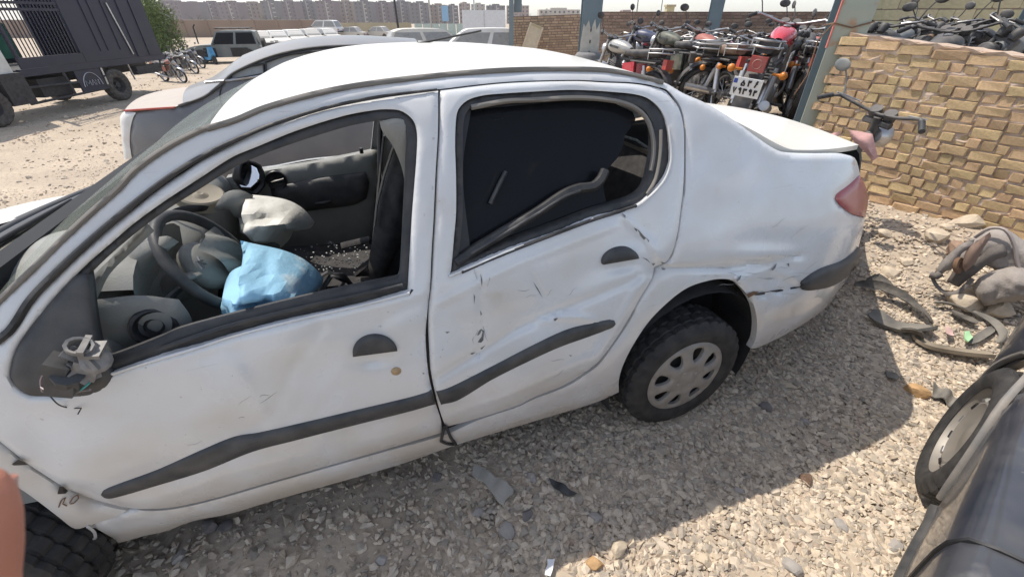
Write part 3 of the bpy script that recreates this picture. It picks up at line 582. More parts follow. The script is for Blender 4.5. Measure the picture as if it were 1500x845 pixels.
def make_tyre(R=.30, rin=.19, wd=.185, n=64, name='tyre', parent=None, c=(0, 0, 0), axis=(0, -1, 0), m=None):
    """tread blocks cut by rows of grooves; axis points outward from the car"""
    h = wd/2; P = [(rin, h*.80), (rin+.015, h*.93), (rin+.05, h), (R-.035, h*.96), (R-.014, h*.84), (R-.002, h*.74), (R-.002, h*.55), (R-.008, h*.50), (R-.008, h*.44), (R, h*.40), (R, h*.06), (R-.008, h*.03)]
    P = P+[(r, -hh) for r, hh in reversed(P)]
    def rf(r, hh, an, k, j):
        if r > R-.02 and k % 4 == (0 if hh > 0 else 2): return r-.010
        return r
    mb = MB(); mb.lathe(P, c, axis, n*2, False, rf); return mb.build(name, m or M['tyre'], parent, 35)
def hubcap(parent, c, axis=(0, -1, 0), R=.196, nh=8, m=None, rot=0.):
    cap = [(R*math.cos(2*PI*k/48), R*math.sin(2*PI*k/48)) for k in range(48)]; hs = []
    for k in range(nh):
        a0 = 2*PI*(k+.5)/nh+rot; h = []
        for q in range(14):
            t = 2*PI*q/14; x = .137+.036*math.cos(t)-.006*math.cos(2*t); y = .030*math.sin(t)*(1+.18*math.cos(t)); h.append((x*math.cos(a0)-y*math.sin(a0), x*math.sin(a0)+y*math.cos(a0)))
        hs.append(h)
    P, T, d = tri_region(cap, hs, .013, bstep=.0105)
    r = np.hypot(P[:, 0], P[:, 1]); hgt = .004+.022*np.clip(1-(r/R)**3, 0, 1)-.006*np.exp(-((r-.05)/.02)**2)+.004*np.exp(-((r-.185)/.008)**2)
    dh = np.min([dist_poly(P[:, 0], P[:, 1], np.array(h)) for h in hs], 0); hgt -= .007*np.clip(1-dh/.012, 0, 1)**2
    ax = Vector(axis).normalized(); u = Vector((1, 0, 0)); u = (u-ax*u.dot(ax)).normalized(); q = ax.cross(u)
    V = np.array([tuple(Vector(c)+u*p[0]+q*p[1]+ax*h) for p, h in zip(P, hgt)])
    F = [t if (Vector(V[t[1]])-Vector(V[t[0]])).cross(Vector(V[t[2]])-Vector(V[t[0]])).dot(ax) > 0 else tuple(reversed(t)) for t in T]
    V2, F2 = skirt(V, F, tuple(-ax*.014)); o = mkobj('hubcap', V2, F2, m or M['hubcap'], parent, 40)
    for k in range(4):
        mb = MB(); a = PI/2*k+.5; p = Vector(c)+u*(.047*math.cos(a))+q*(.047*math.sin(a))
        mb.lathe([(0, .024), (.008, .023), (.011, .018), (.011, .008)], p, ax, 10); mb.build('wheel_bolt', M['hubcap'], o, 40)
    mb = MB(); mb.lathe([(0, -.02), (.10, -.02), (.15, -.035), (R*.98, -.02), (R, .0)], c, ax, 32); mb.build('steel_rim', mat('dark_steel_rim', (.06, .055, .05), .6, metal=.4, var=.2) if 'dark_rim' not in M else M['dark_rim'], o, 40)
    return o
M['dark_rim'] = mat('dark_steel_rim', (.06, .055, .05), .6, metal=.4, var=.2)
def car_wheel(parent, x, ysign, steer=0., z=.30):
    yy = .10 if ysign < 0 else -2*YC-.10
    ax = Vector((math.sin(steer), -math.cos(steer), 0)) if ysign < 0 else Vector((0, 1, 0))
    t = make_tyre(parent=parent, c=(x, yy, z), axis=ax); t.name = 'wheel'
    hubcap(t, Vector((x, yy, z))+ax*.075, ax, rot=.2)
car_wheel(car, 0, -1); car_wheel(car, -2.50, -1, -.30, .27); car_wheel(car, 0, 1); car_wheel(car, -2.5, 1)
# ---------------------------------------------------------------- inside the white car (car-local coords, y grows to the far side)
def fl(u, v, y): return np.array(FW.loc(np.array(u, float), np.array(v, float), -y))   # pixel onto the lengthwise plane at local depth y
mb = MB()
prof = [(-2.40, .95), (-2.2, .985), (-2.04, 1.0), (-1.94, .985), (-1.895, .94), (-1.89, .86), (-1.92, .70), (-2.0, .55), (-2.3, .52)]
P = cr_resample(prof, .05, True, 60); n = len(P); V = []; F = []
ys = np.linspace(.09, 1.63, 24)
for y in ys:
    e = min(y-.09, 1.63-y); k = .03*math.exp(-e/.05)
    hump = .07*math.exp(-((y-.46)/.17)**4)
    for x, z in P: V.append((x-k*.5+.03*math.exp(-((y-.86)/.15)**2)*(z < .95), y, z-k*(z > .9)+(hump*math.exp(-((x+2.0)/.11)**2) if z > .93 else 0)))
for i in range(len(ys)-1):
    for j in range(n): F.append((i*n+j, i*n+(j+1) % n, (i+1)*n+(j+1) % n, (i+1)*n+j))
mb.add(V, F); dash = mb.build('dashboard', M['dash'], car, 50)
# instrument hood, end vent, speaker, torn panel
mb = MB()
def hood(a, b):
    y = .25+.44*b; x0 = -2.16+.30*a; return (x0, y, 1.035+.085*math.sin(PI*b)**.6*(1-.25*a)+.015*math.sin(PI*a))
mb.grid(hood, 9, 15); mb.grid(lambda a, b: (-1.86-.03*a, .25+.44*b, 1.035+.064*math.sin(PI*b)**.6-.13*a), 4, 15); mb.build('instrument_hood', M['dash'], dash, 50)
vc = fl(226, 479, .135); vax = (.35, -.9, .3); mb = MB(); mb.lathe([(0, -.025), (.034, -.022), (.038, -.004), (.044, .004), (.050, .002), (.054, -.012)], vc, vax, 24); mb.lathe([(.016, -.015), (.020, -.006), (.023, -.015)], vc, vax, 20); mb.build('air_vent', M['black'], dash, 40)
mb = MB(); mb.grid(lambda a, b: (-2.1+.28*a, .10+.22*b, .86+.05*math.sin(PI*b)-.16*a+.03*math.sin(3*a)), 10, 8); mb.grid(lambda a, b: (-1.92+.2*a, .12+.30*b, .72-.14*a+.06*math.sin(PI*b)), 8, 8); mb.build('lower_dash_panel', M['dash'], dash, 60)
mb = MB(); mb.grid(lambda a, b: (-2.3+.5*a, .085+.03*math.sin(PI*b), .92-.42*b-.05*a), 6, 8); mb.build('door_inner_trim', M['dash'], fd, 60)
mb = MB(); sp = fl(294, 287, 1.10); mb.lathe([(0, .012), (.012, .016), (.03, .004), (.075, .012), (.083, .018), (.09, .012), (.092, -.03)], sp, (.25, -.2, .95), 28); mb.build('dash_speaker', mat('tan_speaker_cone', (.30, .27, .21), .8, var=.15, dust=.4), dash, 40)
def cushion(name, outline, y, depth, m, par, bulge=.03, fold=0., step=.02, seed=0, closed=True):
    """soft sheet traced at depth y, puffed toward the camera and closed behind"""
    Q, T, d = tri_region(outline, [], 7); L = fl(Q[:, 0], Q[:, 1], y); r = np.random.default_rng(seed)
    k = np.clip(d/26, 0, 1); puff = bulge*np.sqrt(1-(1-k)**2)
    fo = np.zeros(len(Q))
    for i in range(7):
        a = r.uniform(0, PI); f = r.uniform(.05, .16); fo += np.abs(np.sin((Q[:, 0]*math.cos(a)+Q[:, 1]*math.sin(a))*f+r.uniform(0, 6)+.8*np.sin(Q[:, 1]*.05+i)))*fold/7
    A = L.copy(); A[:, 1] -= puff+fo*k; A[:, 2] += fo*k*.3; B = L.copy(); B[:, 1] += puff*.8+.002
    F = []
    for t in T:
        a, b, c = (Vector(A[i]) for i in t); F.append(t if (b-a).cross(c-a).y < 0 else tuple(reversed(t)))
    nn = len(A); V = np.concatenate([A, B]); F2 = F+[tuple(i+nn for i in reversed(t)) for t in F]
    return mkobj(name, V, F2, m, par, 75)
# steering wheel
sw = Vector(fl(322, 375, .47)); ax = Vector((.86, -.06, .50)).normalized(); sw = sw-ax*.03
mb = MB(); u = Vector((0, 1, 0)); u = (u-ax*u.dot(ax)).normalized(); q = ax.cross(u)
mb.tube([sw+u*(.182*math.cos(2*PI*k/40))+q*(.182*math.sin(2*PI*k/40)) for k in range(40)], .0175, 10, closed=True); swo = mb.build('steering_wheel', M['trim'], car, 60)
mb = MB()
for a in (.25, PI-.25, 1.5*PI): mb.tube([sw-ax*.035, sw+u*(.09*math.cos(a))+q*(.09*math.sin(a))-ax*.03, sw+u*(.18*math.cos(a))+q*(.18*math.sin(a))], [.04, .026, .014], 8, flat=.5)
mb.ell(sw-ax*.03, (.09, .09, .05), 18, 9, Matrix((u, q, ax)).transposed()); mb.tube([sw-ax*.05, sw-ax*.30], .05, 10); mb.build('wheel_hub', M['dash'], swo, 50)
mb = MB(); cc = sw+ax*.035+u*.03-q*.0   # torn hub flap hanging open
def flap(a, b):
    x = (a-.5)*2; y = (b-.5)*2; r = 1-.15*abs(x*y); return cc+u*(.085*x*r)+q*(.075*y*r)+ax*(.035*math.cos(x*1.4)*math.cos(y*1.4)+.01*math.sin(5*x+3*y))
mb.grid(flap, 12, 12); mb.build('airbag_cover', M['dash'], swo, 70)
mb = MB()   # rampant-animal style maker badge, a bent chrome outline
bd = sw-u*.085+q*.035+ax*.022
for pl in ([(-.018, -.012), (-.006, .012), (.006, .004), (.02, .016)], [(-.008, -.016), (.004, .0), (.014, -.014)], [(.002, .006), (.02, .0)]): mb.tube([bd+u*a+q*b for a, b in pl], .0035, 5)
mb.build('wheel_badge', M['chrome'], swo, 50)
mb = MB(); mb.tube([sw-ax*.09+u*.02, sw-ax*.08+u*.2+q*.03], .011, 7); mb.tube([sw-ax*.09-u*.02, sw-ax*.08-u*.19+q*.03], .011, 7); mb.build('stalk', M['black'], swo, 50)
cushion('driver_airbag', [(352, 352), (375, 357), (415, 366), (445, 379), (465, 396), (474, 408), (470, 420), (450, 430), (420, 442), (380, 455), (330, 474), (327, 440), (331, 410), (340, 396), (356, 388), (356, 372)], .40, 0, M['airbag_blue'], car, .045, .30, seed=3)
cushion('passenger_airbag', [(360, 284), (400, 288), (425, 294), (445, 306), (461, 325), (455, 334), (430, 337), (424, 350), (412, 362), (385, 352), (366, 335), (356, 310)], 1.02, 0, M['airbag_white'], car, .05, .42, seed=5)
cushion('passenger_airbag_cover', [(310, 310), (330, 282), (352, 278), (371, 286), (366, 300), (352, 320), (345, 318), (335, 308)], .98, 0, M['dash'], dash, .03, .02, seed=6)
cushion('torn_dash_skin', [(240, 313), (262, 303), (290, 300), (306, 302), (302, 308), (272, 312), (244, 316)], .9, 0, M['black'], dash, .01, .02, seed=7)
cushion('hanging_airbag_cloth', [(350, 318), (372, 326), (396, 338), (411, 350), (410, 362), (396, 362), (370, 352), (352, 340)], .93, 0, mat('grey_airbag_fabric', (.22, .23, .21), .85, var=.2, bump=.3, bs=50), car, .04, .08, seed=9)
# far door: trim, pull handle, pocket
def farpanel(name, out, y, m, thick, step=12, off=None):
    Q, T, d = tri_region(out, [], step); V = fl(Q[:, 0], Q[:, 1], y); V[:, 1] += .02*np.clip(1-d/10, 0, 1)**2+(0 if off is None else off(Q))
    F = [t if (Vector(V[t[1]])-Vector(V[t[0]])).cross(Vector(V[t[2]])-Vector(V[t[0]])).y < 0 else tuple(reversed(t)) for t in T]
    V2, F2 = skirt(V, F, (0, thick, 0)); return mkobj(name, V2, F2, m, car, 60)
ft = farpanel('far_door_trim', [(330, 262), (392, 251), (470, 238), (554, 221), (556, 260), (552, 330), (548, 400), (440, 440), (330, 470), (300, 380)], 1.57, M['dash'], .06)
fr = farpanel('door_armrest', [(395, 276), (470, 262), (535, 254), (541, 270), (537, 292), (520, 301), (470, 308), (430, 312), (402, 302)], 1.535, M['trim'], .05, 8)
hp = Vector(fl(405, 264, 1.555)); mb = MB(); mb.lathe([(0, -.01), (.03, -.008), (.045, .0), (.05, .006), (.054, 0)], hp, (0, -1, .1), 18); mb.tube([hp+Vector((-.035, -.01, -.008)), hp+Vector((.0, -.02, 0)), hp+Vector((.04, -.012, .006))], .009, 6); mb.build('far_door_pull', M['black'], ft, 50)
mb = MB(); a = Vector(fl(463, 299, 1.525)); b = Vector(fl(485, 295, 1.525)); mb.tube([a, (a+b)/2+Vector((0, -.008, 0)), b], .014, 6); mb.build('armrest_grip', M['black'], fr, 50)
mb = MB(); a = Vector(fl(530, 224, 1.57)); mb.tube([a, a+Vector((0, -.005, .03))], .011, 6); mb.build('door_lock_pin', M['black'], ft, 50)
# far door mirror, broken
mb = MB(); c = Vector(fl(367, 259, 1.50)); mb.lathe([(0, -.07), (.05, -.065), (.085, -.02), (.09, .015), (.08, .015), (.068, 0)], c, (.85, -.45, .1), 16, False, lambda r, hh, an, k, j: r*(1+.06*math.sin(3*an)+.05*math.sin(5*an+1))); mb.tube([c, c+Vector((-.03, .10, .0))], [.04, .04], 8); mo = mb.build('far_wing_mirror', M['black'], car, 40)
mb = MB(); mb.lathe([(0, .03), (.062, .03), (.066, .024)], c+Vector((.0, -.02, -.004)), (-.18, -.66, .74), 9, False, lambda r, hh, an, k, j: r*(1+.12*math.sin(2*an+1))); mb.build('mirror_glass', M['mirror'], mo, 30)
# seats
def seat(y0, x0, lean, nm, zc=.52):
    mb = MB(); R = Matrix.Rotation(lean, 3, 'Y')
    def cush(a, b):
        x = x0-.52+.52*a; y = y0-.25+.5*b; return (x, y, zc+.07*(1-((b-.5)*2)**4*.3)-.05*a+.03*abs((b-.5)*2)**3+.012*math.sin(9*a)*math.sin(PI*b))
    mb.grid(cush, 12, 12); mb.prism([(x0-.53, zc-.10), (x0, zc-.12), (x0, zc+.02), (x0-.53, zc+.06)], 1, y0-.245, y0+.245); s = mb.build(nm, M['cloth_in'], car, 60)
    mb = MB()
    def back(a, b):
        th = 2*PI*b; h = a; wdt = .25-.05*h**3; dep = .07-.02*h
        p = Vector((math.copysign(abs(math.cos(th))**.6, math.cos(th))*dep, math.copysign(abs(math.sin(th))**.6, math.sin(th))*wdt, h*.62)); return R@p+Vector((x0+.03, y0, zc))
    mb.grid(lambda b, a: back(a, b), 24, 8, True); top = [Vector(back(1, k/24)) for k in range(24)]; mb.add(top, [tuple(range(24))]); mb.build('backrest', M['cloth_in'], s, 50)
    mb = MB(); tp = R@Vector((0, 0, .70))+Vector((x0+.03, y0, zc)); mb.ell(tp, (.05, .13, .085), 14, 8, R); mb.tube([R@Vector((0, -.05, .58))+Vector((x0+.03, y0, zc)), tp+Vector((0, -.05, 0))], .008, 6); mb.tube([R@Vector((0, .05, .58))+Vector((x0+.03, y0, zc)), tp+Vector((0, .05, 0))], .008, 6); mb.build('headrest', M['cloth_in'], s, 50)
    return s
seat(.46, -.92, .55, 'driver_seat'); seat(1.24, -1.2, .36, 'passenger_seat', .46)
mb = MB(); mb.grid(lambda a, b: (-.42+.5*a, .2+1.32*b, .55+.05*math.sin(PI*b)), 8, 14); mb.grid(lambda a, b: (.08+.22*a, .2+1.32*b, .56+.46*a), 8, 14); mb.prism([(-.42, .40), (.1, .40), (.1, .56), (-.42, .55)], 1, .2, 1.52); mb.build('rear_bench', M['cloth_in'], car, 60)
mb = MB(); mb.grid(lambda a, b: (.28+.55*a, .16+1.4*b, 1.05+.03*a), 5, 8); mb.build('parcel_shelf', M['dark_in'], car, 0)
# headlining follows the roof
H = A.copy(); H[:, 2] -= .03
V = []; F = []; nv = 13
for i in range(len(H)):
    for j in range(nv):
        t = j/(nv-1); V.append((H[i][0], H[i][1]*(1-t)+(-2*YC-H[i][1])*t, H[i][2]+.03*math.sin(PI*t)))
for i in range(len(H)-1):
    for j in range(nv-1): F.append((i*nv+j, i*nv+j+1, (i+1)*nv+j+1, (i+1)*nv+j))
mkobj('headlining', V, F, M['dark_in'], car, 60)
# pillar trims and the belt
def pil(pts, y, r, m, nm): mb = MB(); mb.tube([Vector(fl(a, b, y)) for a, b in pts], r, 8, flat=.45, up=(1, 0, 0)); return mb.build(nm, m, car, 60)
M['seat_grey'] = mat('grey_seat_fabric', (.085, .08, .08), .9, var=.25, vs=14, dust=.4, dustcol=(.2, .18, .16), bump=.25, bs=160)
cushion('pillar_trim', [(556, 178), (580, 173), (600, 178), (607, 240), (604, 320), (599, 412), (589, 412), (590, 330), (592, 262), (576, 214), (560, 192)], .24, 0, M['dash'], car, .012, .0, seed=21)
cushion('seat_backrest_cover', [(577, 211), (566, 245), (553, 290), (547, 340), (540, 400), (556, 424), (576, 384), (598, 335), (606, 300), (606, 240), (591, 222)], 1.02, 0, M['seat_grey'], car, .05, .05, seed=22)
pil([(577, 213), (563, 255), (552, 300), (549, 330)], .97, .014, mat('pale_seat_piping', (.28, .25, .21), .85, var=.2), 'seat_piping')
pil([(557, 176), (556, 240), (553, 330), (545, 400)], 1.50, .03, M['dark_in'], 'pillar_trim'); pil([(562, 200), (556, 260), (549, 330), (543, 392)], 1.30, .014, mat('grey_seat_belt', (.10, .095, .09), .85, var=.2), 'seat_belt')
cushion('dash_end_panel', [(126, 440), (160, 436), (205, 432), (262, 438), (280, 465), (282, 500), (240, 508), (180, 526), (140, 505), (132, 470)], .17, 0, M['dash'], dash, .02, .0, seed=23)
cushion('instrument_hood_side', [(138, 446), (150, 415), (172, 382), (205, 356), (245, 345), (262, 354), (238, 374), (216, 402), (203, 440), (196, 468), (160, 474), (142, 466)], .38, 0, M['dash'], dash, .045, .0, seed=24)
cushion('column_cover', [(205, 462), (240, 425), (285, 398), (312, 436), (335, 470), (292, 486), (240, 494), (214, 486)], .52, 0, M['dash'], dash, .05, .0, seed=25)
cushion('dash_corner', [(118, 420), (160, 380), (214, 326), (226, 338), (196, 366), (160, 402), (140, 440), (128, 446)], .20, 0, M['dash'], dash, .02, .0, seed=26)
_r = np.random.default_rng(8); mb = MB()
for i in range(130):
    x_, y_ = _r.uniform(-1.68, -1.25), _r.uniform(1.02, 1.45); e_ = _r.uniform(.003, .008); mb.box((x_, y_, .53+.02*_r.uniform()), (e_, e_, e_), Matrix.Rotation(_r.uniform(0, 3), 3, 'Z'))
q = mb.build('glass_crumbs', mat('crumbs_of_glass', (.6, .62, .6), .2, var=.3), car, 0); q['kind'] = 'stuff'
pil([(500, 360), (540, 350), (556, 372), (520, 400)], 1.1, .03, M['cloth_in'], 'torn_cover'); pil([(468, 428), (486, 402), (504, 404), (520, 424), (500, 436)], .5, .02, M['black'], 'belt_stalk'); pil([(455, 412), (480, 398), (505, 412), (490, 430)], .5, .014, M['rubber'], 'belt_stalk')
# glass: far doors and the rear door window film, glass stub of the near rear door
def farglass(win, m, name):
    Q, T, d = tri_region(win, [], 16); V = wlift(Q[:, 0], Q[:, 1], -.016, False); V = np.array(mirror_y(V)); return mkobj(name, V, [tuple(t) for t in T], m, car, 60)
farglass(RWIN, M['tint'], 'far_rear_glass')
tube_on('hanging_window_seal', [(668, 384), (700, 362), (740, 338), (790, 308), (828, 283), (850, 275), (868, 273), (880, 262), (886, 249)], .017, M['rubber'], car, -.018, dent=False)
tube_on('seal_groove', [(690, 371), (740, 341), (790, 311), (828, 287), (850, 279)], .005, M['trim'], car, -.003, dent=False)
tube_on('loose_rod', [(718, 298), (730, 272), (741, 251)], .007, M['trim'], car, -.04, dent=False)
_t = FW.loc(np.array(705.), np.array(45.), -.86); _b = FW.loc(np.array(400.), np.array(107.), -.86); mb = MB(); mb.tube([_b, _t], [.006, .0035], 6); mb.tube([_b-np.array([.03, 0, .06]), _b], .012, 6); mb.build('roof_aerial', M['black'], car, 60)
mb = MB(); q = fl(940, 210, .55)
mb.tube([fl(915, 200, .75), fl(932, 205, .75), fl(948, 216, .75)], .006, 5); mb.build('cracked_glass_edge', mat('crumbled_glass', (.5, .55, .55), .3, var=.4, vs=60), car, 60)
# cowl, wipers and the sprung bonnet
mb = MB(); cw = [(-2.40-.12*math.sin(PI*t), .10+1.52*t, 0.955+.015*math.sin(PI*t)) for t in np.linspace(0, 1, 20)]
mb.tube(cw, .03, 8, flat=.6); mb.tube([(x-.07, y, z-.01) for x, y, z in cw], .022, 8); mb.tube([(x-.14, y, z-.03) for x, y, z in cw], .03, 8, flat=.6); mb.build('cowl', M['black'], car, 60)
mb = MB(); mb.grid(lambda a, b: (-2.43-.12*math.sin(PI*b)-.16*a, .12+1.48*b, .945-.02*a), 5, 20); mb.build('cowl_grille', M['trim'], car, 60)
mb = MB(); mb.tube([(-2.52, .62, .98), (-2.46, .9, 1.0), (-2.36, 1.15, 1.03)], .009, 6); mb.tube([(-2.48, .72, .985), (-2.44, 1.1, .99), (-2.40, 1.42, .98)], .008, 6); mb.tube([(-2.5, .3, .98), (-2.46, .42, .98), (-2.42, .55, .985)], .009, 6); mb.build('wiper', M['black'], car, 60)
def bon(a, b, dz=0):   # a: rear -> front, b: near -> far
    y = .04+1.64*b; pk = math.exp(-((b-.45)/.27)**2)
    x = -2.52-.10*math.sin(PI*b)-.95*a; z = .925+.09*pk*(1-a)**1.3+.035*math.sin(PI*b)*(a)-.22*a*a-.02*abs(2*b-1)**3
    return (x, y, z+dz)
mb = MB(); mb.grid(lambda a, b: bon(a, b), 20, 30); bn = mb.build('bonnet', M['white_top'], car, 60)
mb = MB(); mb.grid(lambda a, b: bon(a*.16+.002, b, -.012), 5, 30); mb.grid(lambda a, b: tuple(np.array(bon(.002, b, -.0))+np.array([.012*a, 0, -.055*a])), 3, 30); mb.grid(lambda a, b: bon(.0+a*.9, b, -.05), 12, 20); mb.build('bonnet_frame', M['black'], bn, 60)
# ================================================================ grey sedan parked beyond the white one
def frame_thing(name, label, cat, fr, group=None): return thing(name, label, cat, (fr.o[0], fr.o[1], 0), fr.ang, group)
M['grey'] = mat('dusty_grey_paint', (.13, .13, .135), .4, var=.06, vs=3, dust=.35, dustcol=(.25, .23, .21), coat=.2, up=.25)
M['grey_glass'] = mat('dusty_grey_glass', (.26, .265, .26), .25, var=.1, dust=.6, dustcol=(.36, .33, .29), up=.3)
M['red_lens'] = mat('red_lens', (.42, .04, .03), .35, var=.1, dust=.3)
YG = -2.9
def prof_g(s, z): return YG+np.interp(z, _zs, _pw)*1.0-.16*np.clip((-2.2-s)/.6, 0, 2)**2.2-.12*np.clip((s-.6)/.6, 0, 2)**2
def glift(u, v, off=0.): return FW.lift(prof_g, np.asarray(u, float), np.asarray(v, float), off)
gcar = frame_thing('grey_sedan', 'dusty grey sedan parked close behind the white crashed sedan', 'car', FW)
G_TOP = [(198, 166), (230, 160), (262, 156), (285, 148), (305, 138), (325, 122), (340, 108.5), (375.5, 90.8), (411, 79), (458, 70.6), (515, 67.6), (567, 69.5), (640, 76), (700, 92)]
gb = panel('body_side', G_TOP+[(760, 112), (830, 120), (840, 190), (700, 235), (560, 262), (330, 264), (194, 233), (190, 210), (191, 185)], [[(340, 115), (340, 110), (362, 99), (385, 94), (386, 108)], [(391, 107), (390, 92), (418, 82), (458, 76.5), (505, 73), (507, 92)], [(527, 91), (526, 74), (555, 75), (600, 80), (625, 92)]], M['grey'], gcar, 0, 9, .03, .006, 5, liftf=glift)
panel('rear_bumper', [(176, 170), (182, 163), (199, 165), (195, 172), (191, 188), (190, 210), (193, 231), (182, 234), (178, 200)], [], mat('white_bumper_paint', (.7, .69, .66), .5, var=.05, dust=.4), gcar, .012, 6, .05, .012, 6, liftf=glift)
for i, q in enumerate(([(338, 117), (338, 108), (362, 97), (387, 92), (388, 109)], [(389, 109), (388, 90), (418, 80), (458, 75), (507, 71), (509, 94)], [(525, 93), (524, 72), (555, 73), (600, 78), (627, 93)])):
    panel('side_window', q, [], M['grey_glass'], gcar, -.012, 9, 0, 0, 1, liftf=glift)
def gtube(nm, pts, r, m):
    P = cr_resample(pts, 8, False); return MB().tube(glift(P[:, 0], P[:, 1], .004), r, 6).build(nm, m, gcar, 60)
gtube('roof_gutter', [(262, 155), (300, 141), (325, 122), (340, 108), (375.5, 90.5), (411, 78.5), (458, 70), (515, 67), (567, 69), (640, 75)], .010, M['trim'])
for q in ([(338, 117), (338, 109), (362, 98), (386, 93), (387, 108), (338, 117)], [(390, 108), (389, 91), (418, 81), (458, 75.5), (506, 72), (508, 93)], [(526, 92), (525, 73), (555, 74), (600, 79), (626, 92)]): gtube('window_frame', q, .007, M['black'])
gtube('red_lamp_strip', [(182, 162), (210, 160), (240, 158), (256, 157)], .007, M['red_lens']); gtube('pillar_gap', [(515, 66), (516, 90), (517, 120)], .005, M['black']); gtube('belt_trim', [(300, 121), (340, 117), (387, 110.5), (510, 95)], .009, M['chrome']); gtube('rear_door_gap', [(325, 124), (322, 140), (330, 170), (340, 200)], .004, M['black'])
def gcross(name, pts, n, crown, bow, m, nv=15, off=0):
    P = cr_resample(pts, 4, False); t = np.linspace(0, len(P)-1, n); A_ = glift(np.interp(t, range(len(P)), P[:, 0]), np.interp(t, range(len(P)), P[:, 1]), off); V = []; F = []; yc = -(YG-.84)
    for i in range(n):
        a = A_[i]; b = np.array([a[0], 2*yc-a[1], a[2]])
        for j in range(nv):
            q = j/(nv-1); k = math.sin(PI*q); p = a*(1-q)+b*q; V.append((p[0]+bow(i/(n-1))*k, p[1], p[2]+crown*k**.8))
    for i in range(n-1):
        for j in range(nv-1): F.append((i*nv+j, i*nv+j+1, (i+1)*nv+j+1, (i+1)*nv+j))
    return mkobj(name, V, F, m, gcar, 60)
gcross('roof', [(352, 101), (375.5, 90.5), (411, 78.5), (458, 70), (515, 67), (567, 69), (610, 72)], 20, .055, lambda t: -.06*(1-t)+.08*t, M['grey'])
gcross('rear_window', [(268, 153), (300, 140), (325, 122), (345, 105), (353, 100.5)], 10, .05, lambda t: -.10+.04*t, M['grey'])
gcross('boot_lid', [(182, 162), (200, 162), (230, 159), (268, 154)], 10, .02, lambda t: -.06-.04*t, mat('dusty_boot_paint', (.30, .285, .27), .5, var=.05, dust=.5, dustcol=(.45, .39, .33), up=.6))
gcross('windscreen', [(610, 72), (640, 76), (700, 92)], 8, .04, lambda t: .10, M['grey_glass']); gcross('bonnet', [(700, 92), (760, 112), (830, 121)], 8, .05, lambda t: .1, M['grey'])
gcross('rear_panel', [(182, 162), (177, 170), (178, 200), (182, 234)], 8, 0, lambda t: -.08, M['grey'])
o = mirror_obj(gb, gcar); o.data.transform(Matrix.Translation((0, 2*(-(YG-.84))-2*(-YC), 0)))
mb = MB(); mb.box((-1.1, 3.74, .55), (3.2, 1.4, .6)); mb.build('cabin_floor', M['dark_in'], gcar, 0)
for x in (-2.05, .55):
    for y in (3.02, 4.46):
        t = make_tyre(.29, .18, .18, 24, 'wheel', gcar, (x, y, .29), (0, -1 if y < 3.5 else 1, 0)); mb = MB(); mb.lathe([(0, .05), (.1, .07), (.18, .06)], (x, y, .29), (0, -1 if y < 3.5 else 1, 0), 20); mb.build('hubcap', M['hubcap'], t, 40)
# thin aerial lead lying along the white roof edge
# ================================================================ dark car on the right
DA = math.atan2(.6, .8); FD = Frame((1.83, 1.15), DA)
dcar = thing('dark_car', 'dusty dark blue car with scratched wing and steel wheel turned outward', 'car', (1.83, 1.15, 0), DA)
M['navy'] = mat('dusty_navy_paint', (.018, .022, .034), .3, var=.1, vs=4, scrapes=1, dust=.45, dustcol=(.11, .105, .10), coat=.6, up=.12, col2=(.17, .16, .15), c2s=3.2, c2t=.60)
DP = cr_resample([(-.07, .20), (-.05, .36), (-.04, .52), (-.04, .62), (-.06, .668), (-.10, .685), (-.34, .725), (-.65, .775), (-1.0, .83)], .03, False); DL = np.concatenate([[0], np.cumsum(np.hypot(*np.diff(DP, axis=0).T))])+.20
def dsurf(s, L, off=0.):
    y = np.interp(L, DL, DP[:, 0]); z = np.interp(L, DL, DP[:, 1])
    e = np.clip((s-.55)/.45, 0, 2); y = y+.055*sstep((s-.12)/.22)-.22*e**2; z = z-.12*e**2*(z > .3)*np.clip((z-.3)/.4, 0, 1)
    fl_ = .008*np.exp(-((np.hypot(s+.1, z-.30)-.40)/.05)**2)*(L < .9); y = y+fl_+.006*np.sin(7*s+3*L)*np.sin(5*L)
    return np.stack([s, y+off, z+off*.6], -1)
arc = [(-.10+.375*math.cos(t), .29+.375*math.sin(t)) for t in np.linspace(PI*1.02, -.02*PI, 22)]
out = [(-2.6, .22), (-.476, .22)]+arc+[(.276, .22), (.95, .24), (.95, DL[-1]), (-2.6, DL[-1])]
Q, T, d = tri_region(out, [], .045, sharp=60, bstep=.03); V = dsurf(Q[:, 0], Q[:, 1], -.012*np.clip(1-d/.02, 0, 1)**2)
V2, F2 = skirt(V, T, (0, -.03, 0)); mkobj('body', V2, F2, M['navy'], dcar, 60)
Vm = [(p[0], -2.0-p[1], p[2]) for p in V2]; mkobj('body', Vm, [tuple(reversed(f)) for f in F2], M['navy'], dcar, 60)
arc2 = [(s, L) for s, L in arc]; AV = dsurf(np.array([a[0] for a in arc2]), np.array([a[1] for a in arc2]), .006); MB().tube(AV, .012, 6).build('arch_lip', mat('dusty_grey_lip', (.13, .13, .13), .6, var=.2, dust=.5), dcar, 60)
for ss, nm in ((-1.02, 'wing_gap'), (-2.1, 'door_gap')):
    L_ = np.linspace(.25, 1.32, 24); sv = ss+.10*np.clip((L_-.7)/.5, 0, 2)**1.5; MB().tube(dsurf(sv, L_, .002), .006, 5).build(nm, M['black'], dcar, 60)
L_ = np.full(26, 1.02); MB().tube(dsurf(np.linspace(-1.0, .55, 26), L_, .002), .005, 5).build('bonnet_gap', M['black'], dcar, 60)
MB().tube(dsurf(np.linspace(-1.9, -.5, 20), np.full(20, .24), .0), .02, 6).build('sill_strip', M['trim'], dcar, 60)
mb = MB(); n = 20; V = []
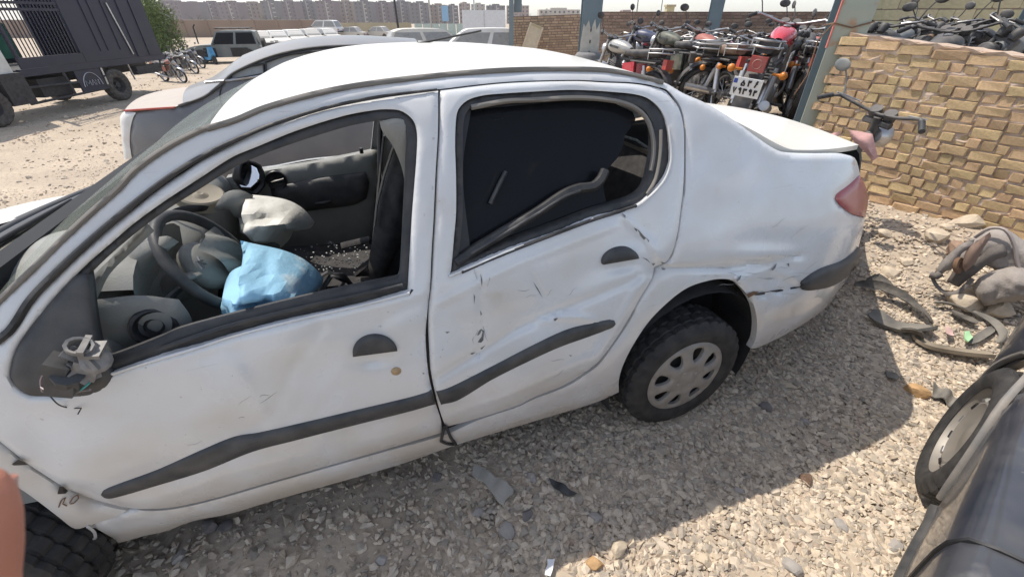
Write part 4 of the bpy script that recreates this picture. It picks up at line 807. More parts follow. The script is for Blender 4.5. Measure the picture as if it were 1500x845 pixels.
for i in range(n+1):
    th = PI*(-.05+1.1*i/n)
    for yy, rr in ((-.09, .37), (-.2, .38), (-.4, .38)): V.append((-.1+rr*math.cos(th), yy, .29+rr*math.sin(th)))
mb.add(V, [(i*3+j, (i+1)*3+j, (i+1)*3+j+1, i*3+j+1) for i in range(n) for j in range(2)]); mb.box((-.6, -.9, .5), (3.2, 1.4, .5)); mb.build('arch_liner', M['lining'], dcar, 60)
wx, wy = -.075, -.085; sa = math.radians(6.5); wax = Vector((-math.sin(sa), math.cos(sa), .05)).normalized(); WC = Vector((wx, wy, .29))
tw = make_tyre(.295, .195, .18, 60, 'wheel', dcar, WC, wax)
mb = MB(); mb.lathe([(0, .052), (.03, .052), (.05, .045), (.10, .040), (.135, .058), (.165, .050), (.178, .030), (.19, .055), (.20, .07), (.205, .06)], WC, wax, 40); rim = mb.build('steel_rim', mat('dusty_silver_steel', (.27, .25, .225), .5, metal=.4, var=.1, dust=.4), tw, 40)
u_ = wax.orthogonal().normalized(); q_ = wax.cross(u_)
for k in range(12):
    a = 2*PI*k/12; p = WC+wax*.050+(u_*math.cos(a)+q_*math.sin(a))*.152; tdir = (-u_*math.sin(a)+q_*math.cos(a))
    mb = MB(); mb.tube([p-tdir*.016, p+tdir*.016], .011, 8); h = mb.build('rim_slot', M['black'] if k % 2 else M['steel'], rim, 40)
for y in (-.25, -1.72):
    if y < -1: make_tyre(.295, .195, .18, 24, 'wheel', dcar, (-.12, y, .29), (0, -1, 0))
make_tyre(.295, .195, .18, 24, 'wheel', dcar, (-2.45, -.1, .29), (0, 1, 0))
mb = MB(); mb.ell(dsurf(np.array([.80]), np.array([.70]))[0], (.10, .10, .07)); mb.build('corner_lamp', mat('dusty_lamp', (.25, .25, .25), .3, dust=.4), dcar, 60)
# ================================================================ brick walls
def brick_mesh(seed, m):
    r = random.Random(seed); bm = bmesh.new(); bmesh.ops.create_cube(bm, size=1)
    bmesh.ops.bevel(bm, geom=bm.edges[:], offset=.055, segments=1, profile=.6, affect='EDGES')
    for v in bm.verts: v.co += Vector((r.uniform(-.03, .03), r.uniform(-.06, .06), r.uniform(-.055, .055)))
    me = bpy.data.meshes.new('brick'); bm.to_mesh(me); bm.free(); me.materials.append(m); return me
def brick_wall(name, label, org, ang, length, z0, height, bl, bh, joint, bm_, mortar, slope=0., thick=.2, limit=300, seed=1, header=.5, rows=None, cap=True, loc0=None, jit=1., cat='wall', runs=.2, proud=.012, hp=.5):
    r = random.Random(seed); t = thing(name, label, cat, (org[0], org[1], z0), ang); meshes = [brick_mesh(seed*10+i, bm_) for i in range(5)]
    nrow = rows or int(height/(bh+joint)); items = []
    for k in range(nrow):
        x = -r.uniform(0, bl*.5); z = (k+.5)*(bh+joint); hd = r.random() < hp
        while x < length:
            if r.random() < runs: hd = r.random() < hp
            w_ = (bl*header-joint*.5 if hd else bl)*r.uniform(.9, 1.1); top = (k == nrow-1)
            if top and jit > .5: w_ = bl*r.uniform(1.1, 1.28)
            if w_ > .02: items.append((k, x+w_/2, z, w_)); 
            x += w_+joint*r.uniform(.6, 1.3)
    items.sort(key=lambda q: -q[2]); rest = MB()
    for i, (k, x, z, w_) in enumerate(items):
        zz = z+slope*x+r.uniform(-.002, .002)*jit; hgt = bh*r.uniform(.92, 1.05); yy = thick/2-.01+r.uniform(-.006, .006)*jit; rot = r.uniform(-.012, .012)*jit-math.atan(slope)*0
        if i < limit:
            o = bpy.data.objects.new('brick', meshes[r.randrange(5)]); COL.objects.link(o); o.parent = t; o.location = (x, yy-thick/2+.02, zz); o.scale = (w_, .09, hgt); o.rotation_euler = (r.uniform(-.04, .04)*jit, rot, r.uniform(-.02, .02)*jit)
        else: rest.box((x, yy-thick/2+.02, zz), (w_, .09, hgt))
    if rest.v: q = rest.build('lower_bricks', bm_, t, 0); q['kind'] = 'stuff'
    mb = MB(); nx = max(2, int(length/.05)) if jit > .5 else 2; nz = max(2, int(height/.03)) if jit > .5 else 2
    H_ = nrow*(bh+joint)+(.012 if cap else 0)
    def fr(a, b): return (a*length, proud-.03+(r.uniform(-.012, .012) if jit > .5 else 0), b*H_+slope*a*length)
    # mortar sheet in front, body behind; front faces -y local
    V = []; 
    for i in range(nx+1):
        for j in range(nz+1): p = fr(i/nx, j/nz); V.append(p)
    F = [(i*(nz+1)+j, (i+1)*(nz+1)+j, (i+1)*(nz+1)+j+1, i*(nz+1)+j+1) for i in range(nx) for j in range(nz)]; mb.add(V, F)
    for i in range(nx):   # uneven mortar top
        a0, a1 = i/nx*length, (i+1)/nx*length; h0 = H_+slope*a0; h1 = H_+slope*a1
        e = lambda a: .006*math.sin(a*37)+.005*math.sin(a*91+1)
        mb.add([(a0, -.035, h0+e(a0)), (a1, -.035, h1+e(a1)), (a1, thick, h1+e(a1+2)), (a0, thick, h0+e(a0+2)), (a0, proud-.03, h0-.02), (a1, proud-.03, h1-.02)], [(0, 1, 2, 3), (4, 5, 1, 0)])
    mb.add([(0, thick, 0), (length, thick, 0), (length, thick, H_+slope*length), (0, thick, H_)], [(0, 1, 2, 3)]); mb.add([(0, proud-.03, 0), (0, thick, 0), (0, thick, H_), (0, proud-.03, H_)], [(0, 1, 2, 3)])
    mb.build('mortar', mortar, t, 0); return t
M['brick'] = mat('yellow_brick', (.57, .405, .22), .9, var=.16, vs=9, bump=.8, bs=24, col2=(.46, .33, .16), c2s=1.3, c2t=.62, objrand=.22)
M['mortar'] = mat('clay_mortar', (.53, .40, .30), .95, var=.15, vs=12, bump=.9, bs=40)
M['brick_red'] = mat('brown_brick', (.27, .19, .145), .9, var=.15, vs=6, bump=.3, bs=30, objrand=.25)
M['mortar2'] = mat('grey_mortar', (.25, .19, .155), .95, var=.15, vs=12)
WA = math.atan2(-.809, .588)
# local x along wall toward the camera side, local -y faces the car
w0 = np.array([3.0, 3.34])-.60*np.array([.588, -.809])
brick_wall('brick_wall', 'rough yellow brick wall with thick mortar at the right behind the boot', w0, WA, 1.95, .30, 1.26, .148, .056, .013, M['brick'], M['mortar'], -.10, .22, 300, 4, hp=.7, proud=.008)
brick_wall('brick_wall', 'long low brown brick wall behind the parked motorcycles', (2.2, 14.2), math.radians(-8), 11.5, .3, 1.45, .21, .06, .016, M['brick_red'], M['mortar2'], 0.0, .22, 300, 8, jit=.3, runs=.1)
M['brick_pale'] = mat('pale_tan_brick', (.42, .31, .215), .9, var=.12, vs=6, objrand=.22)
brick_wall('brick_wall', 'short tan brick wall with a leaning board beside the blue steel column', (.0, 16.2), math.radians(3), 3.0, .35, 1.28, .20, .055, .02, M['brick_pale'], M['mortar2'], .03, .22, 300, 9, jit=.4)
M['block'] = mat('yellow_stone_block', (.45, .40, .25), .9, var=.12, vs=4, bump=.3, bs=20, objrand=.12)
yw = brick_wall('stone_block_wall', 'yellow stone block wall with red graffiti behind the motorcycle heap', (8.0, 11.2), math.radians(-26), 9.0, .3, 2.35, .42, .20, .012, M['block'], M['mortar2'], .0, .22, 300, 12, jit=.2, runs=.1, header=.7)
M['redpaint'] = mat('red_spray_paint', (.55, .10, .06), .8, var=.2)
for pl in ([(.55, 1.72), (.62, 1.98), (.66, 1.76), (.75, 1.96)], [(.8, 1.74), (.95, 2.06)], [(.98, 1.74), (1.06, 1.94), (1.10, 1.74), (1.22, 1.80), (1.2, 1.95)], [(.72, 2.05), (.8, 2.08)], [(3.2, 1.72), (3.8, 2.10), (4.0, 2.08)], [(4.1, 1.6), (4.9, 2.12), (5.2, 2.2)], [(5.0, 1.75), (5.1, 1.9), (5.3, 1.85)]):
    P = cr_resample(pl, .05, False); mb = MB(); mb.tube([(a, -.057, b) for a, b in P], .028, 6, flat=.12, up=(0, 1, 0)); mb.build('graffiti', M['redpaint'], yw, 60)
# earth heaped along the foot of the near wall
# ================================================================ steel columns
M['col'] = mat('pale_green_steel_paint', (.33, .36, .30), .6, var=.1, vs=3, col2=(.40, .20, .10), c2s=4, c2t=.62, dust=.3, dustcol=(.45, .38, .24))
M['col2'] = mat('blue_grey_steel_paint', (.15, .195, .215), .55, var=.1, vs=3, col2=(.25, .2, .16), c2s=3, c2t=.68)
def ibeam(name, label, p, ang, w_, dpt, h, m, z0, m2=None, tf=.012):
    t = thing(name, label, 'column', (p[0], p[1], z0), ang)
    mb = MB(); mb.box((0, -dpt/2, h/2), (w_, tf, h)); mb.build('front_flange', m, t, 0)
    mb = MB(); mb.box((0, 0, h/2), (tf, dpt-tf*2, h)); mb.build('web', m2 or m, t, 0)
    mb = MB(); mb.box((0, dpt/2, h/2), (w_, tf, h)); mb.build('back_flange', m2 or m, t, 0); return t
cl = ibeam('steel_column', 'peeling pale green steel column with red edge at the end of the yellow brick wall', (2.70, 3.99), math.radians(-20), .235, .26, 3.6, M['col'], .3, M['col2'])
mb = MB(); mb.box((-.1215, -.13, 2.1), (.008, .03, 1.9)); mb.build('red_edge', mat('red_paint_edge', (.55, .16, .12), .6, var=.2, col2=(.4, .3, .25), c2s=6, c2t=.6), cl, 0)
mb = MB(); mb.tube([(-.13, -.145, 1.32), (0, -.15, 1.29), (.13, -.145, 1.33), (.14, .14, 1.36), (-.13, .14, 1.3)], .006, 5, closed=True); mb.tube([(-.13, -.145, 1.32), (-.2, -.15, 1.2), (-.19, -.15, .95), (-.24, -.16, .8)], .006, 5); mb.build('rusty_wire_tie', M['rust'], cl, 60)
mb = MB(); P = [(-.09, 2.02), (-.02, 1.98), (.03, 2.06), (-.01, 2.11), (-.06, 2.07), (-.11, 2.1)]; mb.prism(P, 1, -.139, -.1365); mb.build('peeled_patch', M['black'], cl, 0)
c2 = ibeam('steel_column', 'blue steel column with bare peeled foot standing beside the short tan wall', (1.42, 9.0), math.radians(0), .34, .26, 4, M['col2'], .15)
mb = MB(); mb.prism([(-.19, 0), (.19, 0), (.185, .35), (.17, 1.15), (.15, 1.42), (.10, 1.30), (.06, 1.47), (.0, 1.30), (-.05, 1.45), (-.1, 1.35), (-.14, 1.40), (-.17, 1.1), (-.19, .4)], 1, -.142, -.1365); mb.build('peeled_primer', mat('bare_pale_primer', (.5, .48, .42), .7, var=.12, vs=9, dust=.3), c2, 0)
for z in (.95, 1.12, 1.3): mb = MB(); mb.box((0, -.145, z), (.02, .006, .05)); mb.build('bolt_slot', M['black'], c2, 0)
mb = MB(); mb.lathe([(.0, .0), (.24, .0), (.26, .3), (.25, .9), (.20, .95), (0, .96)], (0, -.10, 0), (0, 0, 1), 20); mb.build('concrete_collar', mat('grey_concrete', (.19, .185, .18), .9, var=.2, bump=.3, bs=30), c2, 50)
c3 = ibeam('steel_column', 'dark steel column standing against the brown wall among the motorcycles', (5.35, 13.2), math.radians(-12), .30, .28, 4, M['col2'], .5)
c4 = ibeam('steel_column', 'far right steel column in front of the yellow stone wall', (7.55, 7.25), math.radians(-30), .22, .24, 4, M['col2'], .55)
c5 = ibeam('steel_column', 'thin steel post at the left end of the short tan wall', (-.02, 15.4), 0, .14, .12, 4, M['col2'], .0)
mb = MB(); mb.box((.20, .1, 2.2), (.24, .03, .9)); mb.build('plate', M['col2'], c5, 0)
# board leaning on the short wall
bd = thing('board', 'cream wooden board leaning against the short tan brick wall', 'board', (.62, 15.6, .5), 0); R = Matrix.Rotation(-.28, 3, 'X')@Matrix.Rotation(.35, 3, 'Y'); R2 = Matrix.Rotation(.35, 3, 'Y')
mb = MB(); mb.box((0, .12, .45), (.46, .05, 1.0), Matrix.Rotation(.35, 3, 'Y')); mb.build('panel', mat('cream_board', (.55, .48, .36), .7, var=.1, vs=8), bd, 0)
for s_ in (-1, 1): mb = MB(); mb.box(Vector((0, .085, .45))+R2@Vector((s_*.2, 0, 0)), (.05, .02, .98), R2); mb.build('frame_rail', mat('cream_rail', (.58, .5, .38), .7), bd, 0)
for s_ in (-1, 1): mb = MB(); mb.box(Vector((0, .085, .45))+R2@Vector((0, 0, s_*.46)), (.346, .02, .06), R2); mb.build('frame_rail', M['block'], bd, 0)
# ================================================================ motorcycles
M['b_black'] = mat('dusty_black_enamel', (.02, .02, .022), .45, var=.2, dust=.5, dustcol=(.2, .18, .16), up=.35)
M['b_eng'] = mat('dirty_alloy', (.20, .195, .19), .5, metal=.5, var=.3, vs=20, dust=.5, dustcol=(.22, .19, .16))
M['b_seat'] = mat('black_vinyl_seat', (.018, .018, .02), .5, var=.2, dust=.45, dustcol=(.19, .17, .15), up=.3)
M['b_red'] = mat('bright_red_enamel', (.50, .018, .035), .25, var=.1, dust=.15, coat=.6)
M['b_faded'] = mat('faded_orange_enamel', (.34, .10, .075), .5, var=.15, dust=.4, dustcol=(.4, .3, .24))
M['b_silver'] = mat('silver_enamel', (.4, .4, .38), .35, metal=.3, var=.1, dust=.3)
M['b_blue'] = mat('navy_plastic', (.03, .045, .11), .4, var=.15, dust=.3)
M['b_sky'] = mat('sky_blue_plastic', (.04, .26, .50), .35, var=.1, dust=.2)
M['b_grey'] = mat('grey_enamel', (.14, .15, .15), .45, var=.15, dust=.5, dustcol=(.3, .27, .23))
M['b_brown'] = mat('brown_vinyl', (.16, .10, .07), .6, var=.2, dust=.4)
M['amber'] = mat('amber_lens', (.55, .18, .02), .3, var=.1); M['b_green'] = mat('dull_green_enamel', (.055, .07, .05), .5, var=.2, dust=.45)
M['plate'] = mat('white_plate', (.78, .78, .76), .5, var=.03)
def moto(label, group):
    t = thing('motorcycle', label, 'motorcycle', (0, 0, 0), 0, group)
    for x, wd in ((-.63, .055), (.64, .045)):
        mb = MB(); mb.lathe([(.235, .6*wd), (.262, wd), (.295, wd*.75), (.308, wd*.25), (.308, -wd*.25), (.295, -wd*.75), (.262, -wd), (.235, -.6*wd)], (x, 0, .305), (0, 1, 0), 36, False, lambda r, h, a, k, j: r-(.010 if (r > .29 and k % 2) else 0)); w_ = mb.build('wheel', M['tyre'], t, 35)
        mb = MB(); mb.lathe([(.236, .028), (.222, .02), (.222, -.02), (.236, -.028)], (x, 0, .305), (0, 1, 0), 28); mb.build('rim', M['chrome'], w_, 40)
        mb = MB(); mb.lathe([(0, .06), (.05, .058), (.055, .03), (.03, .02), (.03, -.02), (.055, -.03), (.05, -.058), (0, -.06)], (x, 0, .305), (0, 1, 0), 14); mb.build('hub', M['b_eng'], w_, 40)
        mb = MB()
        for k in range(18):
            a = 2*PI*k/18; s_ = 1 if k % 2 else -1; mb.tube([(x+.03*math.cos(a+.5*s_), s_*.025, .305+.03*math.sin(a+.5*s_)), (x+.228*math.cos(a), 0, .305+.228*math.sin(a))], .003, 3, caps=False)
        q = mb.build('spokes', M['chrome'], w_, 0); q['kind'] = 'stuff'
    for s_ in (-1, 1): mb = MB(); mb.tube([(.64, s_*.085, .305), (.52, s_*.085, .62), (.40, s_*.085, .95)], [.028, .026, .02], 8); mb.build('fork_leg', M['chrome'], t, 60)
    mb = MB(); mb.tube([(.40, -.1, .93), (.40, .1, .93)], .025, 6); mb.tube([(.42, 0, .80), (.38, 0, .97)], .03, 8); mb.build('steering_head', M['b_black'], t, 60)
    mb = MB(); mb.tube([(.22, -.38, 1.02), (.30, -.30, 1.05), (.37, -.12, 1.0), (.38, 0, .985), (.37, .12, 1.0), (.30, .30, 1.05), (.22, .38, 1.02)], .012, 7); hb = mb.build('handlebar', M['chrome'], t, 60)
    for s_ in (-1, 1):
        mb = MB(); mb.tube([(.20, s_*.395, 1.01), (.27, s_*.33, 1.045)], .019, 8); mb.build('grip', M['rubber'], hb, 60)
        mb = MB(); mb.tube([(.31, s_*.28, 1.05), (.33, s_*.32, 1.14), (.31, s_*.36, 1.22)], .006, 5); mb.ell((.30, s_*.39, 1.24), (.012, .065, .045), 12, 7); mb.build('mirror', M['b_black'], t, 60)
        mb = MB(); mb.tube([(.30, s_*.33, 1.06), (.36, s_*.30, 1.045), (.38, s_*.18, 1.03)], .006, 5); mb.build('lever', M['chrome'], hb, 60)
        mb = MB(); mb.tube([(-.63, s_*.12, .33), (-.52, s_*.13, .66)], .018, 6); mb.tube([(-.61+.0, s_*.121, .36), (-.54, s_*.13, .60)], [.034, .034], 8); mb.build('shock_absorber', M['chrome'], t, 60)
        mb = MB(); mb.tube([(-.70, s_*.13, .63), (-.72, s_*.20, .63)], .012, 6); mb.ell((-.72, s_*.22, .63), (.035, .035, .035), 10, 7); mb.build('indicator', M['amber'], t, 60)
        mb = MB(); mb.box((-.20, s_*.11, .58), (.24, .03, .20), Matrix.Rotation(.15, 3, 'Y')); mb.build('side_cover', M['b_black'], t, 30)
    mb = MB(); mb.lathe([(0, .0), (.06, .01), (.085, .06), (.09, .10), (.08, .11), (0, .125)], (.43, 0, .83), (1, 0, -.05), 18); mb.build('headlamp', M['chrome'], t, 50)
    mb = MB()
    for s_ in (-1, 1): mb.lathe([(0, .03), (.04, .03), (.045, 0), (.03, -.05), (0, -.05)], (.41, s_*.055, .99), (-.5, 0, .85), 12)
    q = mb.build('gauges', M['b_black'], t, 50)
    def tank(a, b):
        x = -.06+.50*a; th = 2*PI*b; prof_ = math.sin(PI*min(1, max(0, (a*.93+.05))))**.45; wy = .135*prof_*(.65+.45*a); hz = .115*prof_*(.75+.35*a); c = math.cos(th); s_ = math.sin(th)
        return (x, math.copysign(abs(c)**.75, c)*wy, .835+.04*a+math.copysign(abs(s_)**.8, s_)*hz*(1.0 if s_ > 0 else .75))
    mb = MB(); mb.grid(lambda b, a: tank(a, b), 18, 12, True); tk = mb.build('tank', M['b_red'], t, 60)
    mb = MB(); mb.lathe([(.035, 0), (.035, .012), (0, .015)], (.22, 0, .965), (0, 0, 1), 12); mb.build('filler_cap', M['chrome'], tk, 40)
    mb = MB()
    for s_ in (-1, 1): mb.box((.20, s_*.128, .865), (.20, .012, .03), Matrix.Rotation(-.12, 3, 'Y'))
    q = mb.build('tank_stripe', M['b_black'], tk, 0); q['kind'] = 'stuff'
    def seat_(a, b):
        x = -.04-.68*a; th = 2*PI*b; c = math.cos(th); s_ = math.sin(th); wy = (.095+.035*math.sin(PI*min(1, a*1.1)))*(1 if a < .93 else .75); hz = .05+.012*a
        return (x, math.copysign(abs(c)**.6, c)*wy, .80+.035*a*a+math.copysign(abs(s_)**.7, s_)*hz)
    mb = MB(); mb.grid(lambda b, a: seat_(a, b), 14, 12, True); mb.add([seat_(0, k/14) for k in range(14)], [tuple(range(14))]); mb.add([seat_(1, k/14) for k in range(14)], [tuple(reversed(range(14)))]); mb.build('seat', M['b_seat'], t, 60)
    mb = MB(); mb.tube([(.40, 0, .86), (.25, 0, .72), (-.2, 0, .72), (-.72, 0, .74)], .022, 6); mb.tube([(.40, 0, .84), (.34, 0, .40), (.1, 0, .26), (-.25, 0, .28), (-.2, 0, .72)], .02, 6)
    for s_ in (-1, 1): mb.tube([(-.25, s_*.09, .32), (-.63, s_*.10, .305)], .02, 6); mb.tube([(-.2, s_*.1, .70), (-.72, s_*.11, .70)], .015, 6)
    mb.build('frame', M['b_black'], t, 60)
    mb = MB(); mb.box((.05, 0, .38), (.34, .22, .20)); mb.lathe([(.0, .15), (.10, .15), (.11, .12), (.11, -.12), (.10, -.15), (0, -.15)], (.02, 0, .37), (0, 1, 0), 16); mb.build('engine', M['b_eng'], t, 40)
    mb = MB()
    for k in range(7): mb.box((.16+.012*k, 0, .50+.028*k), (.15, .17, .012), Matrix.Rotation(-.3, 3, 'Y'))
    mb.box((.20, 0, .60), (.09, .10, .26), Matrix.Rotation(.3, 3, 'Y')); mb.build('cylinder_fins', M['b_eng'], t, 0)
    mb = MB(); mb.tube(cr_resample([(.26, -.06, .55), (.36, -.09, .42), (.26, -.13, .26), (.0, -.15, .24)], .04, False), .02, 8); mb.tube([(0, -.15, .24), (-.2, -.16, .27), (-.88, -.18, .40)], [.022, .042, .042], 10); mb.build('exhaust', M['chrome'], t, 60)
    def fender(cx, r, a0, a1, wd, nm, m):
        mb = MB(); mb.grid(lambda a, b: (cx+r*math.cos(a0+(a1-a0)*a), (b-.5)*2*wd, .305+r*math.sin(a0+(a1-a0)*a)+.012*math.sin(PI*b)), 16, 5); mb.grid(lambda a, b: (cx+(r-.006)*math.cos(a0+(a1-a0)*a), (b-.5)*2*wd, .300+r*math.sin(a0+(a1-a0)*a)+.012*math.sin(PI*b)), 16, 5); mb.build(nm, m, t, 60)
    fender(.64, .345, .15*PI, .95*PI, .06, 'front_mudguard', M['chrome']); fender(-.63, .35, .35*PI, 1.08*PI, .075, 'rear_mudguard', M['b_black'])
    mb = MB(); mb.box((-.84, 0, .70), (.07, .13, .12)); mb.build('tail_lamp', M['red_lens'], t, 30)
    mb = MB()
    for z in (.82, .87): mb.tube([(-.55, -.12, z), (-.80, -.11, z+.01), (-.86, 0, z+.01), (-.80, .11, z+.01), (-.55, .12, z)], .009, 6)
    for y in (-.11, .11): mb.tube([(-.80, y, .82), (-.80, y, .88)], .008, 5); mb.tube([(-.55, y, .74), (-.55, y, .88)], .008, 5)
    mb.build('rear_rack', M['chrome'], t, 60)
    mb = MB(); mb.tube([(-.05, .10, .27), (-.14, .22, .02)], .012, 6); mb.build('side_stand', M['b_black'], t, 60)
    mb = MB(); mb.tube([(.02, -.26, .29), (.02, .26, .29)], .014, 6); mb.build('footpegs', M['b_black'], t, 60)
    return t
def copy_tree(o, parent=None):
    c = o.copy(); COL.objects.link(c)
    if parent is not None: c.parent = parent
    for ch in list(o.children): copy_tree(ch, c)
    return c
def recolor(t, **kw):
    for ch in t.children:
        b = ch.name.split('.')[0]
        if b in kw: ch.material_slots[0].link = 'OBJECT'; ch.material_slots[0].material = M[kw[b]]
def put(t, p, ang, lean=0., z=None, pitch=0.):
    t.location = (p[0], p[1], float(ground_z(p[0], p[1]))-.01 if z is None else z); t.rotation_euler = (lean, pitch, ang)
GB = 'motorcycles crowded behind the low walls'; GL = 'motorcycles lined up beside the blue lorry'
proto = moto('bright red motorcycle with white number plate behind the white boot', GB)
p0 = gpt(1070, 212); H0 = math.radians(55); proto.scale = (1.12, 1.12, 1.12); put(proto, (p0.x+.70*math.cos(H0), p0.y+.70*math.sin(H0)), H0, .10)
proto_src = proto; RB = random.Random(5)
def nb(label, group, p, ang, lean=.0, **kw):
    t = copy_tree(proto_src); t['label'] = label; t['group'] = group; t.scale = (1, 1, 1)
    recolor(t, **kw)
    if ' row before' in label or ' line behind' in label or 'tank' in label or 'fairing' in label:
        for ch in list(t.children):
            if ch.name.startswith('mirror') and RB.random() < .7: bpy.data.objects.remove(ch)
    put(t, p, ang, lean); return t
def ay(u, Y): c_ = atY(u, 70, Y); return (c_.x, c_.y)
def px_bike(label, rear, front, lean, group=GB, **kw):
    a = gpt(*rear); b = gpt(*front); an = math.atan2(b.y-a.y, b.x-a.x); return nb(label, group, (a.x+.63*math.cos(an), a.y+.63*math.sin(an)), an, lean, **kw)
nb('dusty motorcycle with faded orange tank, fat rear tyre turned toward the white roof', GB, ay(1036, 6.6), math.radians(96), .08, tank='b_faded', side_cover='b_black', seat='b_brown', front_mudguard='b_black')
_a, _b = ay(1075, 6.5), ay(1160, 6.0); nb('grey motorcycle seen side on behind the bright red one', GB, ((_a[0]+_b[0])/2, (_a[1]+_b[1])/2), math.radians(-12), .12, tank='b_grey', side_cover='b_silver', seat='b_seat', tail_lamp='b_black')
nb('motorcycle with silver tank nearest the peeled blue column', GB, ay(915, 7.2), math.radians(118), .1, tank='b_silver', side_cover='b_red', seat='b_seat')
nb('motorcycle with navy blue fairing beside the silver tanked one', GB, ay(955, 8.0), math.radians(132), .1, tank='b_blue', side_cover='b_blue', headlamp='b_blue')
nb('dull green motorcycle with a red tail lamp behind the orange tanked one', GB, ay(985, 7.2), math.radians(112), .1, tank='b_green', side_cover='b_green', seat='b_seat')
nb('black motorcycle half hidden by the pale green column', GB, ay(1170, 6.3), math.radians(70), .1, tank='b_black', side_cover='b_red')
cols = ['b_black', 'b_grey', 'b_faded', 'b_black', 'b_silver', 'b_blue', 'b_red', 'b_green', 'b_brown', 'b_grey']
CN = {'b_black': 'black', 'b_grey': 'grey', 'b_faded': 'orange', 'b_silver': 'silver', 'b_blue': 'navy', 'b_red': 'red', 'b_green': 'green', 'b_brown': 'brown'}; NO = {}; ORD = 'first second third fourth fifth sixth seventh eighth ninth tenth eleventh twelfth'.split()
r = random.Random(21); k = 0
LAB = 'dusty parked motorcycle in the dense rows in front of the low brown wall'; LAB2 = 'dark dusty motorcycle in the heap behind the yellow brick wall'
for row, (y0, x0, x1, st) in enumerate(((8.2, 3.4, 5.6, .62), (9.3, 3.0, 7.2, .60), (10.6, 2.9, 8.4, .62), (12.0, 3.0, 9.2, .66))):
    x = x0
    while x < x1:
        ci = r.choice(cols); tb = nb('dusty %s motorcycle, %s from the left in the %s row before the brown wall' % (CN[ci], ORD[NO.setdefault(row, 0)], ['nearest', 'second', 'third', 'farthest'][row]), GB, (x+r.uniform(-.12, .12), y0+r.uniform(-.25, .25)-.12*(x-x0)), math.radians(r.choice([60, 75, 50, 245, 235])+r.uniform(-14, 14)), r.uniform(-.05, .2), tank=ci, side_cover=r.choice(cols), seat=r.choice(['b_seat', 'b_seat', 'b_brown'])); tb.location.z -= .20; NO[row] += 1; x += st*r.uniform(.9, 1.2)
for row, d0 in enumerate((1.25, 2.0, 2.9, 3.9)):
    for i in range(int((.8*d0+.9)/.48)):
        s_ = -.8*d0-.25+.48*i+r.uniform(-.08, .08); px_, py_ = 3.0+.588*s_+.809*d0, 3.34-.809*s_+.588*d0
        if 750+FPX*px_/(py_*CP+.6*SP) < 1275: continue
        ci = r.choice(['b_black', 'b_grey', 'b_black', 'b_brown']); t = nb('dark dusty %s motorcycle, %s in the %s line behind the yellow brick wall' % (CN[ci], ORD[i], ['first', 'second', 'third', 'fourth'][row]), GB, (px_, py_), math.radians(r.choice([20, 35, 200, 215])+r.uniform(-15, 15)), r.uniform(-.25, .35), tank=ci, side_cover='b_black', seat='b_seat', handlebar='b_black', front_mudguard='b_black', exhaust='b_black', fork_leg='b_black', headlamp='b_black'); t.location.z += [.06, .06, .06, .06][row]
# number plate of the red motorcycle: two rows of Persian digits
pl = MB(); pl.box((-1.01, 0, .53), (.006, .235, .155), Matrix.Rotation(-.25, 3, 'Y')); plo = pl.build('number_plate', M['plate'], proto, 0)
DIG = {'5': [[(0, .62), (-.26, .25), (-.2, 0), (-.02, .06), (.02, .06), (.2, 0), (.26, .25), (0, .62), (0, .8)]], '2': [[(-.22, .9), (-.2, .4), (-.16, 0)], [(-.22, .9), (-.1, .62), (.08, .62), (.14, .9)]],
       '6': [[(.2, .85), (-.05, .9), (-.15, .68), (.12, .62)], [(.1, .62), (-.1, .4), (-.2, 0)]], '7': [[(-.22, .9), (0, 0), (.22, .9)]], '9': [[(.15, .62), (-.1, .58), (-.16, .78), (0, .92), (.14, .8), (.15, .6), (.16, 0)]],
       '3': [[(-.26, .9), (-.22, .4), (-.18, 0)], [(-.26, .9), (-.16, .66), (-.05, .66), (0, .88)], [(0, .88), (.04, .66), (.16, .66), (.2, .9)]]}
DIG['1'] = [[(0, .9), (.05, 0)]]
def plate_text(s_, yc, zc, hgt, pitch):
    for i, c in enumerate(s_):
        for st in DIG[c]:
            mb = MB(); yy = yc-(i-(len(s_)-1)/2)*pitch    # plate is read from behind: left of the text is +y
            P = [(-1.0145-.255*((zc+(b-.5)*hgt)-.53), yy-a*hgt*.95, zc+(b-.5)*hgt) for a, b in st]; mb.tube(P, .0075, 5); mb.build('plate_digit', M['black'], plo, 60)
plate_text('526', -.02, .568, .052, .054); plate_text('79392', 0, .500, .050, .043)
mb = MB(); mb.box((-1.0255, .098, .573), (.003, .03, .036), Matrix.Rotation(-.25, 3, 'Y')); mb.build('plate_flag', mat('blue_flag', (.04, .09, .4), .5), plo, 0)
mb = MB(); mb.lathe([(.030, 0), (.036, .004), (.042, 0)], (-.876, 0, .70), (-1, 0, 0), 14); mb.build('lamp_ring', M['b_faded'], proto, 40)
mb = MB(); mb.box((-.83, 0, .72), (.10, .19, .19)); mb.build('luggage_box', mat('red_box_plastic', (.5, .06, .05), .4, var=.1, dust=.2), proto, 30) if False else None
# lined up beside the lorry
for (u, v, col, lab) in ((268, 121, 'b_faded', 'red motorcycle nearest the tail of the blue lorry'), (259, 112, 'b_black', 'black motorcycle second from the lorry tail'), (286, 108, 'b_silver', 'pale motorcycle with its wheel turned, right of the red one'), (276, 103, 'b_black', 'black motorcycle behind the pale one by the lorry'), (296, 100, 'b_blue', 'dark motorcycle beside the sky blue scooter'), (245, 108, 'b_grey', 'grey motorcycle almost hidden behind the lorry tail')):
    q = gpt(u, v); nb(lab, GL, (q.x-.5, q.y+.25), math.radians(-22), .12, tank=col, side_cover=col)
